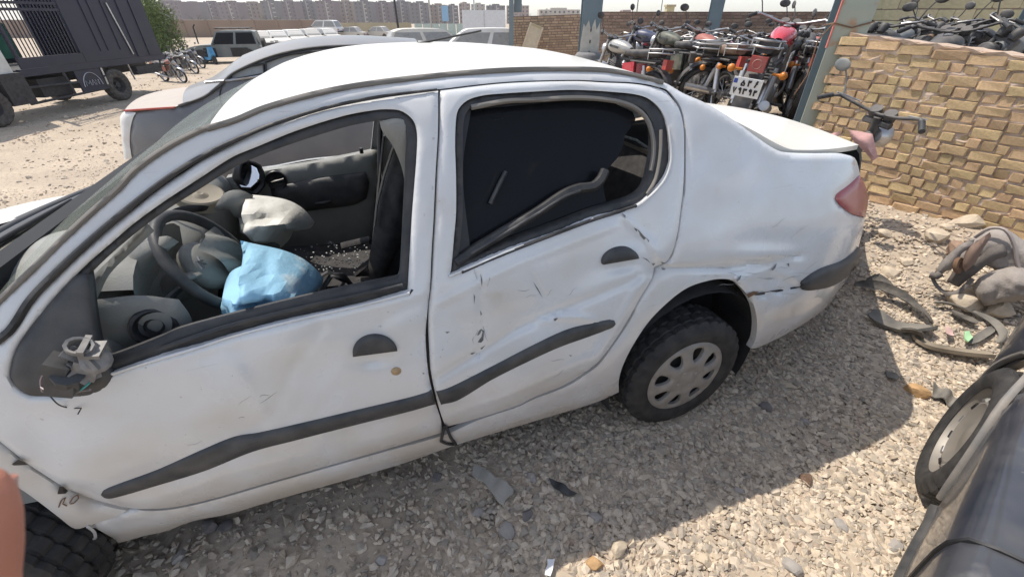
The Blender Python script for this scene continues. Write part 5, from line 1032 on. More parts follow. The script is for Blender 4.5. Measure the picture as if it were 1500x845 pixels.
# scooter
q = gpt(309, 94); sct = thing('scooter', 'sky blue scooter standing between the motorcycles and the off-road car', 'scooter', tuple(q), math.radians(-30))
for x in (-.55, .6): MB().lathe([(.12, .04), (.2, .05), (.24, .03), (.24, -.03), (.2, -.05), (.12, -.04), (0, -.03)], (x, 0, .24), (0, 1, 0), 20).build('wheel', M['tyre'], sct, 40)
mb = MB(); mb.prism([(-.75, .5), (-.2, .42), (.25, .38), (.42, .95), (.5, .98), (.62, .55), (.45, .3), (.1, .24), (-.3, .3), (-.8, .62)], 1, -.15, .15); mb.build('body', M['b_sky'], sct, 30)
mb = MB(); mb.ell((-.40, 0, .72), (.38, .14, .08)); mb.build('seat', M['b_seat'], sct, 60); mb = MB(); mb.tube([(.38, -.3, 1.02), (.45, 0, 1.0), (.38, .3, 1.02)], .02, 6); mb.build('handlebar', M['b_black'], sct, 60); MB().tube([(.6, 0, .24), (.46, 0, .95)], .03, 8).build('fork', M['b_black'], sct, 60)
# handlebar motorcycle leaning on the near wall, and the rag on it
lm = nb('stripped motorcycle with bent handlebar and round mirror leaning against the yellow brick wall', GB, (2.14, 3.03), math.radians(20), .12, tank='b_black', side_cover='b_black', mirror='b_grey', handlebar='b_black', front_mudguard='b_black')
lm.scale = (.93, .93, .93)
for ch in list(lm.children):
    k_ = ch.name.split('.')[0]; vs_ = ch.data.vertices
    if (k_ == 'mirror' and max(v.co.y for v in vs_) < 0) or (k_ == 'wheel' and min(v.co.x for v in vs_) > 0) or k_ in ('front_mudguard', 'fork_leg', 'tank'):
        for g_ in list(ch.children): bpy.data.objects.remove(g_)
        bpy.data.objects.remove(ch)
# ================================================================ the blue lorry
TF = thing('lorry', 'dark navy lorry with barred cargo cage and chalk emblem on its mudflap', 'lorry', (-14.14, 16.72, -.95), -PI/2)
# local: x forward (toward the near left), y outward = -y_local ; side plane at y=0, truck body on -y... outward is +X world = local +y
M['tnavy'] = mat('lorry_navy_paint', (.010, .012, .032), .5, var=.1, vs=1.2, dust=.10, dustcol=(.13, .12, .12)); M['tdark'] = mat('lorry_chassis', (.025, .025, .03), .7, var=.2, dust=.35, dustcol=(.12, .11, .1))
M['tyre_dusty'] = mat('dusty_lorry_tyre', (.05, .046, .043), .9, var=.2, dust=.8, dustcol=(.16, .14, .12))
def tz(z): return z+.95
def tbox(nm, x0, x1, y0, y1, z0, z1, m, par=TF): mb = MB(); mb.box(((x0+x1)/2, (y0+y1)/2, tz((z0+z1)/2)), (abs(x1-x0), abs(y1-y0), z1-z0)); return mb.build(nm, m, par, 0)
W_ = -2.45
tbox('bed_beam', -2.75, 3.2, -.12, .0, .17, .36, M['tnavy']); tbox('bed_floor', -2.7, 3.2, W_, -.13, .20, .34, M['tdark'])
tbox('side_panel', -2.62, .90, -.06, -.01, .365, 3.2, M['tnavy']); tbox('lower_side_panel', .91, 3.1, -.06, -.012, .365, .64, M['tnavy'])
tbox('far_side_panel', -2.62, -.2, W_, W_+.05, .345, 3.2, M['tnavy']); tbox('far_lower_panel', .6, 3.1, W_, W_+.05, .345, .62, M['tnavy']); tbox('tail_board', -2.68, -2.63, W_, -.02, .345, 3.2, M['tnavy'])
for x in (-.74, -.2, .12, .95, 3.05): tbox('cage_post', x-.04, x+.04, -.07, .012, .645, 3.2, M['tnavy'])
for z in (1.82, 1.98, 2.6): tbox('cage_rail', .99, 3.0, -.05, .0, z-.035, z+.035, M['tnavy'])
for i in range(17): x = 1.06+i*.115; mb = MB(); mb.tube([(x, -.025, tz(.645)), (x, -.025, tz(3.2))], .016, 6); mb.build('cage_bar', M['tnavy'], TF, 60)
for i in range(14): x = .75+i*.17; mb = MB(); mb.tube([(x, W_+.03, tz(.62)), (x, W_+.03, tz(3.2))], .016, 6); mb.build('cage_bar', M['tnavy'], TF, 60)
for x in (-2.0, -1.4): mb = MB(); mb.tube([(x, .0, tz(.37)), (x, .0, tz(3.2))], .022, 6); mb.build('panel_rib', M['tnavy'], TF, 60)
mb = MB(); mb.box((-1.05, .012, tz(1.25)), (.05, .03, 1.6), Matrix.Rotation(.16, 3, 'Y')); mb.build('door_bolt', M['steel'], TF, 0)
mb = MB(); mb.grid(lambda a, b: (.8+2.2*a, W_+.25+.1*math.sin(9*a), tz(.5+1.35*b*(.7+.3*math.sin(2.2*a)))), 14, 6); mb.build('green_tarpaulin', mat('green_tarpaulin', (.04, .16, .10), .7, var=.3, vs=2), TF, 60)
mb = MB(); mb.grid(lambda a, b: (2.0+1.0*a, W_+.35, tz(.5+1.2*b)), 6, 6); mb.build('brown_load', mat('brown_load', (.16, .12, .11), .8, var=.3), TF, 60)
for (x, zz) in ((0, -.43), (4.42, -.43)):
    for y in (-.02, W_+.02):
        R_ = .52; mb = MB(); mb.lathe([(.25, .10), (.33, .15), (.44, .155), (.50, .12), (.52, .09), (.52, -.09), (.50, -.12), (.44, -.155), (.33, -.15), (.25, -.10)], (x, y-.12 if y > -1 else y+.12, tz(zz)), (0, 1 if y > -1 else -1, 0), 40, False, lambda r, h, a, k, j: r-(.015 if (r > .49 and k % 2) else 0)); q = mb.build('wheel', M['tyre_dusty'], TF, 30)
        mb = MB(); mb.lathe([(0, .06), (.09, .06), (.11, -.02), (.20, -.03), (.24, .06), (.27, .09)], (x, y-.12 if y > -1 else y+.12, tz(zz)), (0, 1 if y > -1 else -1, 0), 24); mb.build('wheel_rim', M['tdark'], q, 40)
fl_ = tbox('mudflap_panel', .58, 1.56, -.04, .0, -.46, .16, M['tnavy'])
mb = MB(); P = [(1.06+.36*math.cos(t), .004, tz(-.34)+.42*math.sin(t)) for t in np.linspace(.05, PI-.05, 24)]; mb.tube(P, .018, 6, flat=.4); mb.build('emblem_arch', mat('chalk_paint', (.55, .56, .6), .8, var=.2), fl_, 60)
MC = bpy.data.materials['chalk_paint']
def stroke(pl, nm='emblem_stroke'): mb = MB(); mb.tube([(1.06-a, .004, tz(-.30)+b) for a, b in pl], .014, 5, flat=.4); mb.build(nm, MC, fl_, 60)
for pl in ([(-.27, .0), (-.25, .15), (-.17, .05), (-.09, .15), (-.08, .0)], [(-.04, .0), (.02, .16), (.08, .0)], [(-.02, .06), (.06, .06)], [(.12, .0), (.12, .15), (.24, .0), (.24, .15)]): stroke(pl)
for (x0, z0, x1, z1) in ((1.57, -.15, 3.4, -.10), (.22, -.45, 3.4, -.52), (.58, -.10, .22, -.06)): mb = MB(); mb.tube([(x0, -.02, tz(z0)), (x1, -.02, tz(z1))], .035, 6); mb.build('guard_rail', M['tdark'], TF, 60)
for x in (3.3, 1.9): mb = MB(); mb.tube([(x, -.03, tz(.18)), (x-.05, -.03, tz(-.5))], .04, 6); mb.build('guard_post', M['tdark'], TF, 60)
for x, dx in ((.45, .12), (-.75, -.25)): mb = MB(); mb.tube([(x, -.03, tz(.16)), (x+dx*.2, -.03, tz(-.35))], .028, 6); mb.build('mudguard_stay', M['steel'], TF, 60)
mb = MB(); mb.box((-1.7, -.15, tz(-.08)), (1.3, .3, .28)); mb.build('tool_box', M['tdark'], TF, 0); mb = MB(); mb.tube([(-.95, .0, tz(-.12)), (-2.3, .0, tz(-.10))], .03, 6); mb.tube([(-2.3, 0, tz(-.10)), (-2.4, 0, tz(.2))], .03, 6); mb.build('tail_rail', M['tdark'], TF, 60)
mb = MB(); mb.box((.4, -1.0, tz(-.05)), (6.2, .16, .26)); mb.box((.4, -1.6, tz(-.05)), (6.2, .16, .26)); mb.box((0, -1.2, tz(-.43)), (.2, 1.9, .2)); mb.box((2.2, -.5, tz(-.2)), (1.0, .6, .5)); mb.build('chassis', M['tdark'], TF, 0)
mb = MB(); mb.prism([(3.35, .0), (3.95, .0), (4.9, .0), (5.9, .0), (5.95, 1.2), (5.6, 2.3), (3.4, 2.3)], 1, -2.4, -.05); v = [(a, b, c+1.0) for a, b, c in mb.v]; mb.v = v; mb.build('cab', mat('lorry_cab_white', (.55, .56, .55), .5, var=.1, dust=.3), TF, 0)
tbox('front_wing', 3.2, 3.9, -.5, .02, -.5, .3, M['tdark'])
# ================================================================ small background cars
def simple_car(name, label, p, ang, L, Wd, H, col, style='sedan', group=None, z=None, cat='car', dusty=.5, glassm=None):
    t = thing(name, label, cat, (p[0], p[1], float(ground_z(p[0], p[1])) if z is None else z), ang, group)
    hl = L/2; k = H/1.42; bz = .78*k
    m = mat('paint_'+name, col, .4, var=.04, vs=2, dust=dusty, dustcol=(.52, .47, .40), coat=.2, up=.25)
    low = cr_resample([(-hl, .35), (-hl, .62*k), (-hl+.08, bz), (-hl+.75, bz+.06), (hl-1.0, bz+.04), (hl-.15, bz-.12), (hl, .55*k), (hl-.02, .32)], .2, True, 40)
    def cs_(nm, prof_, w0, w1, zr, mm, par):
        A_ = [(x, -w0(z), z) for x, z in prof_]; B_ = [(x, w0(z), z) for x, z in prof_]; n = len(prof_); F = [(i, (i+1) % n, n+(i+1) % n, n+i) for i in range(n)]+[tuple(range(n-1, -1, -1)), tuple(range(n, 2*n))]; return mkobj(nm, A_+B_, F, mm, par, 35)
    cs_('body', low, lambda z: Wd/2-.05*abs(z/k-.55), 0, 0, m, t)
    if style == 'sedan': g_ = [(-hl+.65, bz+.04), (-hl+1.15, H-.06), (-hl+1.5, H), (hl-2.05, H-.01), (hl-1.75, H-.06), (hl-1.05, bz+.03)]
    elif style == 'hatch': g_ = [(-hl+.10, bz), (-hl+.45, H-.10), (-hl+.8, H), (hl-1.9, H), (hl-1.6, H-.06), (hl-.85, bz+.02)]
    else: g_ = [(-hl+.02, bz), (-hl+.14, H-.05), (-hl+.3, H), (hl-2.2, H), (hl-2.0, H-.05), (hl-1.5, bz)]
    gw = lambda z: Wd/2-.03-.17*(z-bz)/(H-bz)
    cs_('cabin', cr_resample(g_, .25, True, 30), gw, 0, 0, m, t); gm = glassm or M['grey_glass']; cx = sum(a for a, b in g_)/len(g_); mid = (g_[0][0]+g_[-1][0])/2
    z0, z1 = bz+.07, H-.10
    def xa(z, i, j): a, b = g_[i], g_[j]; return a[0]+(b[0]-a[0])*(z-a[1])/(b[1]-a[1])
    xs0, xs1 = xa(z0, 0, 1)+.10, xa(z0, -1, -2)-.10; xt0, xt1 = xa(z1, 0, 1)+.10, xa(z1, -1, -2)-.08
    for s_ in (-1, 1):
        for f0, f1 in ((0, .47), (.53, 1)):
            q = [(xs0+(xs1-xs0)*f0, z0), (xs0+(xs1-xs0)*f1, z0), (xt0+(xt1-xt0)*f1, z1), (xt0+(xt1-xt0)*f0, z1)]
            V = [(x, s_*(gw(z)+.006), z) for x, z in q]+[(x, s_*(gw(z)-.02), z) for x, z in q]; mkobj('side_window', V, [(0, 1, 2, 3), (7, 6, 5, 4), (0, 4, 5, 1), (1, 5, 6, 2), (2, 6, 7, 3), (3, 7, 4, 0)], gm, t, 0)
        mkobj('mirror', [(x_+xs1-.1, s_*(Wd/2+y_), bz+.1+z_) for x_, y_, z_ in ((-.05, 0, -.05), (.05, 0, -.05), (.05, .16, -.06), (-.05, .16, -.06), (-.05, 0, .05), (.05, 0, .05), (.05, .16, .06), (-.05, .16, .06))], [(0, 3, 2, 1), (4, 5, 6, 7), (0, 1, 5, 4), (1, 2, 6, 5), (2, 3, 7, 6), (3, 0, 4, 7)], M['trim'], t, 0)
        for x, mm, nm in ((hl+.003, M['steel'], 'headlight'), (-hl-.003, M['red_lens'], 'tail_light')): mb = MB(); mb.box((x-.02*np.sign(x), s_*(Wd/2-.24), .60*k), (.05, .30, .14)); mb.build(nm, mm, t, 0)
        for x in (-hl+.72, hl-.82): mb = MB(); mb.lathe([(0, .06), (.16, .09), (.19, .10), (.29, .09), (.30, .05), (.30, -.09), (.2, -.1), (0, -.1)], (x, s_*(Wd/2-.08), .30), (0, s_, 0), 20); mb.build('wheel', M['tyre_dusty'], t, 40)
    for i, j, nm in ((0, 1, 'rear_screen'), (-1, -2, 'windscreen')):
        za, zb = bz+.08, H-.08; o_ = -.012 if i == 0 else .012
        V = [(xa(za, i, j)+o_, -gw(za)+.10, za), (xa(za, i, j)+o_, gw(za)-.10, za), (xa(zb, i, j)+o_, gw(zb)-.10, zb), (xa(zb, i, j)+o_, -gw(zb)+.10, zb)]; V += [(x-o_*3, y, z_) for x, y, z_ in V]; mkobj(nm, V, [(0, 1, 2, 3), (7, 6, 5, 4), (0, 4, 5, 1), (1, 5, 6, 2), (2, 6, 7, 3), (3, 7, 4, 0)], gm, t, 0)
    for x in (-hl, hl): mb = MB(); mb.box((x+.02*np.sign(x), 0, .42*k), (.14, Wd-.06, .16)); mb.build('bumper', M['trim'], t, 20)
    return t
# off-road car by the scooter
q = gpt(322, 93); jp = simple_car('offroad_car', 'grey and black off-road car with roof rack and spare wheel by the far wall', (q.x+.2, q.y+.9), math.radians(197), 4.3, 1.75, 1.80, (.15, .17, .17), 'box', dusty=.15, glassm=M['tint'])
for s_ in (-1, 1): mb = MB(); mb.tube([(-1.8, s_*.55, 1.93), (.2, s_*.55, 1.93)], .03, 6); mb.build('rack_rail', M['black'], jp, 60)
for x in (-1.7, -1.2, -.7, -.2, .1): mb = MB(); mb.box((x, 0, 1.91), (.06, 1.2, .05)); mb.build('rack_bar', M['black'], jp, 0)
mb = MB(); mb.lathe([(.0, .12), (.2, .12), (.36, .09), (.37, -.09), (.2, -.12), (0, -.12)], (-2.34, .1, 1.0), (1, 0, 0), 20); mb.build('spare_wheel', M['tyre'], jp, 40)
mb = MB(); mb.box((-.95, .885, .62), (1.0, .02, .5)); mb.box((.75, .885, .62), (.7, .02, .5)); mb.build('black_door_panel', M['black'], jp, 0)
for x in (-1.43, 1.33):
    for s_ in (-1, 1): mb = MB(); mb.lathe([(0, .05), (.22, .08), (.38, .1), (.40, .05), (.40, -.1), (0, -.1)], (x, s_*.84, .40), (0, s_, 0), 20); mb.build('big_tyre', M['tyre'], jp, 40)
mb = MB(); mb.tube([(1.3, .7, 1.1), (1.28, .72, 2.0), (1.15, .74, 2.15)], .04, 6); mb.build('snorkel', M['black'], jp, 60)
GW = 'pale cars parked in a row far along the yard wall'
for i, (u, v, nm, lb) in enumerate(((350, 74, 'parked_car', 'first pale car of the row, next to the off-road car'), (374, 72, 'parked_car', 'second pale car of the row by the yard wall'), (399, 70, 'parked_car', 'third pale car of the row by the yard wall'), (424, 68, 'parked_car', 'fourth pale car of the row by the yard wall'), (449, 66, 'parked_car', 'fifth pale car of the row by the yard wall'), (474, 64, 'parked_car', 'sixth pale car of the row by the yard wall'))):
    q = gpt(u, v); simple_car(nm, lb, (q.x, q.y+1.5), math.radians(-60+4*i), 4.3, 1.7, 1.42, [(.68, .67, .63), (.62, .60, .55), (.7, .69, .66)][i % 3], 'sedan', GW, glassm=M['grey_glass'])
q = gpt(478, 57); simple_car('pickup', 'white pickup standing above the row of pale cars near the far wall', (q.x, q.y), math.radians(170), 4.6, 1.75, 1.75, (.75, .75, .74), 'hatch', cat='pickup', z=-.6)
for i, (u, v, lb) in enumerate(((515, 57, 'pale saloon parked behind the grey sedan roof'), (555, 56, 'dusty cream saloon left of the dark pole foot'), (640, 52, 'dusty grey saloon right of the dark pole foot'))):
    q = gpt(u, v); simple_car('parked_car', lb, (q.x, q.y), math.radians(175-10*i), 4.2, 1.7, 1.40, (.55, .52, .46), 'sedan', 'pale cars parked before the far wall')
# two dust-covered cars just over the white roof
c = atY(632, 62, 19.0); simple_car('parked_car', 'dust covered cream hatchback with raised tailgate edge behind the white roof', (c.x, 19.4), math.radians(20), 4.1, 1.68, 1.42, (.62, .60, .53), 'hatch', z=-.18, dusty=.8)
c = atY(693, 62, 16.0); simple_car('parked_car', 'dust covered white estate car with dark screen edge beside the steel post', (c.x, 16.8), math.radians(188), 4.0, 1.68, 1.42, (.70, .69, .66), 'hatch', z=-.12, dusty=.6)
# white box body
c = atY(707, 40, 34.0); bxt = thing('box_trailer', 'plain white box trailer standing beyond the two dusty cars', 'trailer', (c.x, 34, -.9), math.radians(6)); mb = MB(); mb.box((0, 0, 1.75), (2.7, 5.0, 2.2)); mb.build('box', mat('white_box_paint', (.66, .68, .70), .5, var=.04, dust=.2), bxt, 0); mb = MB(); mb.box((0, 0, .56), (1.0, 4.6, .12)); mb.build('chassis', M['tdark'], bxt, 0)
mb = MB(); mb.box((-1.36, -1.2, 1.75), (.02, .06, 2.1)); mb.box((0, -2.51, 1.75), (.04, .02, 2.1)); mb.build('corner_trim', M['steel'], bxt, 0); [make_tyre(.4, .25, .22, 20, 'wheel', bxt, (s_*1.1, y, .42), (s_, 0, 0)) for s_ in (-1, 1) for y in (-1.3, 1.3)]
# ================================================================ yard wall, poles, willow
M['farwall'] = mat('dun_rendered_wall', (.28, .21, .165), .95, var=.12, vs=.4); M['farwall2'] = mat('yellow_rendered_wall', (.42, .36, .25), .95, var=.12, vs=.4)
yw2 = thing('yard_wall', 'long dun boundary wall with piers across the far side of the yard', 'wall', (-70, 68, -1), math.radians(4))
mb = MB(); mb.box((22, 0, 1.05), (44, .25, 2.1)); mb.build('wall_panel', M['farwall'], yw2, 0); mb = MB(); mb.box((22, 0, 2.13), (44, .32, .07)); mb.build('coping', mat('pale_coping', (.4, .36, .32), .9), yw2, 0)
for i in range(14): mb = MB(); mb.box((1.5+i*3.2, -.16, 1.1), (.3, .1, 2.2)); mb.build('pier', M['farwall'], yw2, 0)
yw3 = thing('yard_wall', 'short paler yellow stretch of the far boundary wall behind the dark pole', 'wall', (-25.4, 70.5, -1), math.radians(2)); mb = MB(); mb.box((5.5, 0, .9), (11, .25, 1.8)); mb.build('wall_panel', M['farwall2'], yw3, 0)
for i in range(5): mb = MB(); mb.box((.4+i*2.5, -.16, .95), (.25, .1, 1.9)); mb.build('pier', M['farwall2'], yw3, 0)
yf = thing('mesh_fence', 'pale green metal fence far behind the white box trailer', 'fence', (-14, 74, -1), 0)
for i in range(9): mb = MB(); mb.box((i*1.25, 0, .9), (1.15, .05, 1.5)); mb.build('fence_panel', mat('pale_green_fence', (.42, .50, .46), .7) if i == 0 else bpy.data.materials['pale_green_fence'], yf, 0)
def pole(lb, u, v, Y, h, r_, m, arm=0):
    c = atY(u, v, Y); t = thing('utility_pole', lb, 'pole', (c.x, Y, -1)); mb = MB(); mb.tube([(0, 0, 0), (-.02*h, 0, h)], [r_, r_*.75], 8); mb.build('shaft', m, t, 60)
    if arm: mb = MB(); mb.box((-.018*h, 0, h*arm), (1.2, .08, .1)); mb.build('cross_arm', m, t, 0)
    return t
pole('tall dark leaning utility pole before the apartment blocks', 585, 50, 46, 7.5, .11, M['tdark'], .85); pole('pale concrete pole right of the dark leaning pole', 633, 45, 60, 6, .12, mat('pale_concrete', (.4, .38, .35), .9), 0)
pole('thin pole beside the white box trailer', 697, 40, 36, 4.6, .06, M['steel'], 0); pole('thin lamp pole against the sky above the brown wall', 933, 22, 60, 9, .06, M['tdark'], 0); pole('second thin pole against the sky above the brown wall', 968, 22, 75, 11, .06, M['tdark'], .8)
# willow beyond the lorry
def leafy(name, label, p, z, h, rad, m, seed, nleaf, droop, cat='tree'):
    t = thing(name, label, cat, (p[0], p[1], z)); rr = random.Random(seed); mb = MB(); mb.tube([(0, 0, 0), (.1, .05, h*.3), (.05, .1, h*.6)], [.16, .11, .06], 8)
    tips = []
    for i in range(26):
        a = rr.uniform(0, 2*PI); e = rr.uniform(.2, 1) ** .6*rad; z1 = h*rr.uniform(.55, 1.0); tip = Vector((math.cos(a)*e, math.sin(a)*e, z1)); b = Vector((.05, .08, h*rr.uniform(.25, .55))); mb.tube([b, (b+tip)/2+Vector((0, 0, .25)), tip], [.045, .03, .012], 5); tips.append(tip)
    mb.build('trunk', M['tdark'], t, 60); V = []; F = []
    for i in range(nleaf):
        tp = tips[rr.randrange(len(tips))]; dr = rr.uniform(0, 1)*droop; p_ = tp+Vector((rr.gauss(0, .22), rr.gauss(0, .22), rr.gauss(0, .18)-dr)); p_.z = max(p_.z, .05); a = rr.uniform(0, 2*PI); L_ = rr.uniform(.08, .2); wv = .028
        d = Vector((math.cos(a)*.5, math.sin(a)*.5, -rr.uniform(.3, 1))).normalized()*L_; s_ = Vector((-math.sin(a), math.cos(a), rr.uniform(-.5, .5))).normalized()*wv; n = len(V)
        V += [p_-s_, p_+d*.5-s_*1.4, p_+d, p_+d*.5+s_*1.4]; F.append((n, n+1, n+2, n+3))
    o = mkobj('crown', V, F, m, t, 0); return t
M['willow'] = mat('willow_leaf', (.135, .185, .055), .6, var=.35, vs=3); M['bushy'] = mat('dull_bush_leaf', (.075, .10, .05), .7, var=.35, vs=3)
q = gpt(243, 84); leafy('willow_tree', 'pale green drooping willow tree behind the lorry tail', (q.x, q.y), q.z, 4.3, 1.35, M['willow'], 3, 15000, 2.8)
q = gpt(216, 84); leafy('willow_tree', 'darker green willow half hidden behind the lorry side', (q.x-1.0, q.y+2), q.z, 4.0, 1.3, M['bushy'], 4, 9000, 2.6)
M['dustytree'] = mat('dusty_tree_leaf', (.13, .135, .09), .8, var=.3, vs=1)
for i, (u, sz) in enumerate(((292, 3.6), (310, 3.2), (352, 3.4), (398, 3.5), (412, 3.0), (770, 4.0), (800, 4.2), (830, 3.8), (850, 3.6))):
    c = atY(u, 40, 150+6*i); leafy('dusty_tree', 'dusty low tree %s' % (['left of the off-road car roof', 'above the off-road car', 'behind the yard wall', 'over the pale parked cars', 'beside the tree over the parked cars', 'far beyond the short tan wall, leftmost', 'far beyond the short tan wall, second', 'far beyond the short tan wall, third', 'just left of the blue column'][i]), (c.x, c.y), -3.2, sz+1.8, 2.6, M['dustytree'], 30+i, 700, 1.5)
# ================================================================ apartment blocks far off
AM = [mat('mauve_block', (.19, .145, .15), .9, var=.08, vs=.05), mat('grey_block', (.16, .145, .15), .9, var=.08, vs=.05), mat('tan_block', (.27, .205, .165), .9, var=.08, vs=.05), mat('pink_block', (.36, .26, .23), .9, var=.08, vs=.05), mat('cream_block', (.46, .41, .35), .9, var=.06, vs=.05)]
AW = mat('far_window', (.055, .055, .065), .3, var=.3, vs=.3); AB = mat('pale_balcony', (.42, .38, .36), .8)
def block(u0, u1, vtop, Y, m, lb, floors=6, pale=None):
    a = atY(u0, vtop, Y); b = atY(u1, vtop, Y); wd = b.x-a.x; H_ = a.z+9; dp = wd*.9; t = thing('apartment_block', lb, 'apartment block', ((a.x+b.x)/2, Y, -9), 0, 'apartment blocks along the horizon')
    mb = MB(); mb.box((0, dp/2, H_/2), (wd, dp, H_)); mb.build('wall', m, t, 0)
    mb = MB(); mb.box((0, dp/2, H_+.4), (wd*.4, dp*.4, 1.6)); mb.box((-wd*.3, dp*.3, H_+.3), (1.2, 1.2, .9)); mb.build('roof_house', m, t, 0)
    nb_ = max(3, int(wd/3.4)); mw = MB(); mp = MB()
    for f in range(floors):
        z = H_-1.6-f*3.05
        for i in range(nb_):
            x = -wd/2+(i+.5)*wd/nb_
            if i % 4 == 2: mp.box((x, -.35, z-.55), (2.2, .7, .9))
            mw.box((x, -.02, z), (1.35, .12, 1.5))
    q = mw.build('windows', AW, t, 0); q['kind'] = 'stuff'; q = mp.build('balconies', pale or AB, t, 0); q['kind'] = 'stuff'
    mb = MB(); mb.box((wd*.06, -.12, H_/2), (.9, .2, H_)); mb.build('stair_strip', pale or AB, t, 0)
    return t
LBS = ['first block from the left, behind the willow', 'mauve block left above the off-road car', 'grey block above the off-road car', 'mauve block right of the off-road car', 'tan edged block above the first pale cars', 'grey block over the middle of the yard wall', 'mauve block with a pale stair strip over the grey sedan', 'grey six storey block left of centre', 'mauve block just left of the grey sedan peak', 'tan block over the grey sedan peak', 'grey block left of the dark leaning pole', 'mauve block touching the dark leaning pole', 'grey block right of the dark leaning pole', 'low grey block left of the blue hoarding', 'low block right of the blue hoarding', 'dark low block above the mesh fence', 'pink low block above the box trailer', 'cream low block above the box trailer', 'grey low block behind the thin steel post', 'pink block right of the steel post']
us = [205, 262, 290, 318, 348, 380, 404, 433, 461, 490, 517, 545, 572, 600, 628, 655, 672, 690, 712, 742]; vt = [2, 4, 3, 3, 4, 1, 2, 2, 1, 2, 2, 3, 2, 4, 7, 8, 5, 6, 8, 8]
for i in range(20):
    u0 = us[i]; u1 = us[i+1]-2.5 if i < 19 else 775; block(u0, u1, vt[i], 430+14*((i*7) % 5), AM[[0, 1, 0, 0, 2, 1, 0, 1, 0, 2, 1, 0, 1, 1, 2, 1, 3, 4, 1, 3][i]], LBS[i], 6 if i < 13 else 5)
c = atY(652, 20, 425); hb_ = thing('hoarding', 'small blue hoarding on the side of a far apartment block', 'hoarding', (c.x, 425, -2)); mb = MB(); mb.box((0, 0, 5), (5.5, .5, 11)); mb.build('board', mat('blue_hoarding', (.16, .36, .56), .7), hb_, 0); mb = MB(); mb.box((0, .3, -3), (.5, .3, 8)); mb.build('post', M['tdark'], hb_, 0)
for i, (u0, u1, vt_, m, lb) in enumerate(((790, 850, 14, 4, 'pale far houses right of the short tan wall'), (905, 935, 17, 3, 'low far house behind the brown wall, left'), (1290, 1335, 9, 4, 'pale far house beyond the stone block wall'))): block(u0, u1, vt_, 380+20*i, AM[m], lb, 4)
c = atY(981, 12, 55); ct = thing('chimney', 'small square brick chimney above the brown wall', 'chimney', (c.x, 55, 0)); mb = MB(); mb.box((0, 0, 1.2), (.8, .8, 2.6)); mb.build('stack', M['block'], ct, 0); mb = MB(); mb.box((0, 0, 2.55), (1, 1, .2)); mb.build('cap', M['block'], ct, 0)
# ================================================================ litter and stones on the ground
def gz_(x, y): return float(ground_z(x, y))
def ribbon(name, label, cat, px, width, m, zoff=.02, wave=.02, twist=.4, seed=0, thick=.012, n=40, tread=0, tall=None):
    P = [gpt(u, v) for u, v in px]; P = cr_resample([tuple(p) for p in P], .04, False); rr = random.Random(seed); V = []; m_ = len(P)
    for i, p in enumerate(P):
        a = P[max(0, i-1)]; b = P[min(m_-1, i+1)]; d = Vector((b[0]-a[0], b[1]-a[1], 0)).normalized(); nrm = Vector((-d.y, d.x, 0)); tw = twist*math.sin(i*.21+seed); up = Vector((0, 0, 1))
        sd = (nrm*math.cos(tw)+up*math.sin(tw))*width/2*(1-.5*((i/(m_-1))*2-1)**6); nn = sd.cross(d).normalized()*thick
        z = zoff+wave*(1+math.sin(i*.17+seed*2))+abs(sd.z); c = Vector((p[0], p[1], p[2]+z))
        for s_, t_ in ((-1, -1), (-.5, -.3), (0, 0), (.5, -.3), (1, -1)): V.append(c+sd*s_+nn*(.5+t_*.6)+(nn*.35 if (tread and i % 2) else Vector()))
        for s_, t_ in ((1, -1), (.5, -.3), (0, 0), (-.5, -.3), (-1, -1)): V.append(c+sd*s_-nn*(.5-t_*.6))
    F = [(i*10+k, i*10+(k+1) % 10, (i+1)*10+(k+1) % 10, (i+1)*10+k) for i in range(m_-1) for k in range(10)]+[tuple(range(9, -1, -1)), tuple((m_-1)*10+k for k in range(10))]
    o = mkobj(name, V, F, m, None, 40); return tag(o, label, cat)
M['oldrub'] = mat('weathered_tyre_rubber', (.075, .068, .06), .85, var=.3, vs=12, dust=.6, dustcol=(.24, .21, .17), bump=.4, bs=60)
M['grub'] = mat('grey_rubber', (.15, .14, .125), .8, var=.25, vs=10, dust=.6, dustcol=(.28, .25, .2))
ribbon('tyre_strip', 'curved strip of torn black tyre beside the rear bumper', 'tyre scrap', [(1243, 432), (1262, 433), (1288, 438), (1318, 450), (1342, 466), (1356, 484)], .055, M['oldrub'], .05, .015, 1.2, 1, .010)
ribbon('tyre_strip', 'broad grey tyre strip with torn edge below the curved strip', 'tyre scrap', [(1270, 466), (1290, 478), (1318, 487), (1345, 490), (1362, 490)], .095, M['grub'], .03, .01, .6, 2, .016, tread=1)
ribbon('tyre_strip', 'long brown hose-like tyre bead lying toward the dark car', 'tyre scrap', [(1335, 498), (1352, 512), (1385, 522), (1420, 528), (1448, 530)], .06, mat('tan_bead', (.20, .165, .12), .85, var=.3, dust=.4), .02, .008, .3, 3, .020)
ribbon('tyre_strip', 'torn flap of dark tyre tread between the tyre strips', 'tyre scrap', [(1312, 494), (1330, 500), (1345, 506)], .07, M['oldrub'], .03, .01, .8, 4, .012)
ribbon('rubber_hoop', 'thin grey rubber hoop left of the dark car, under the canvas bag', 'rubber scrap', [(1362, 452), (1390, 456), (1425, 466), (1450, 482), (1462, 500), (1456, 512)], .04, M['grub'], .035, .01, 1.0, 5, .008)
ribbon('rubber_strip', 'short flat rubber strip inside the grey rubber hoop', 'rubber scrap', [(1388, 462), (1405, 472), (1425, 482)], .05, M['oldrub'], .03, .01, .5, 6, .008)
ribbon('metal_strip', 'straight grey metal strip below the grey rubber hoop', 'metal scrap', [(1416, 508), (1435, 496), (1450, 486)], .04, M['grub'], .03, .0, .2, 7, .006)
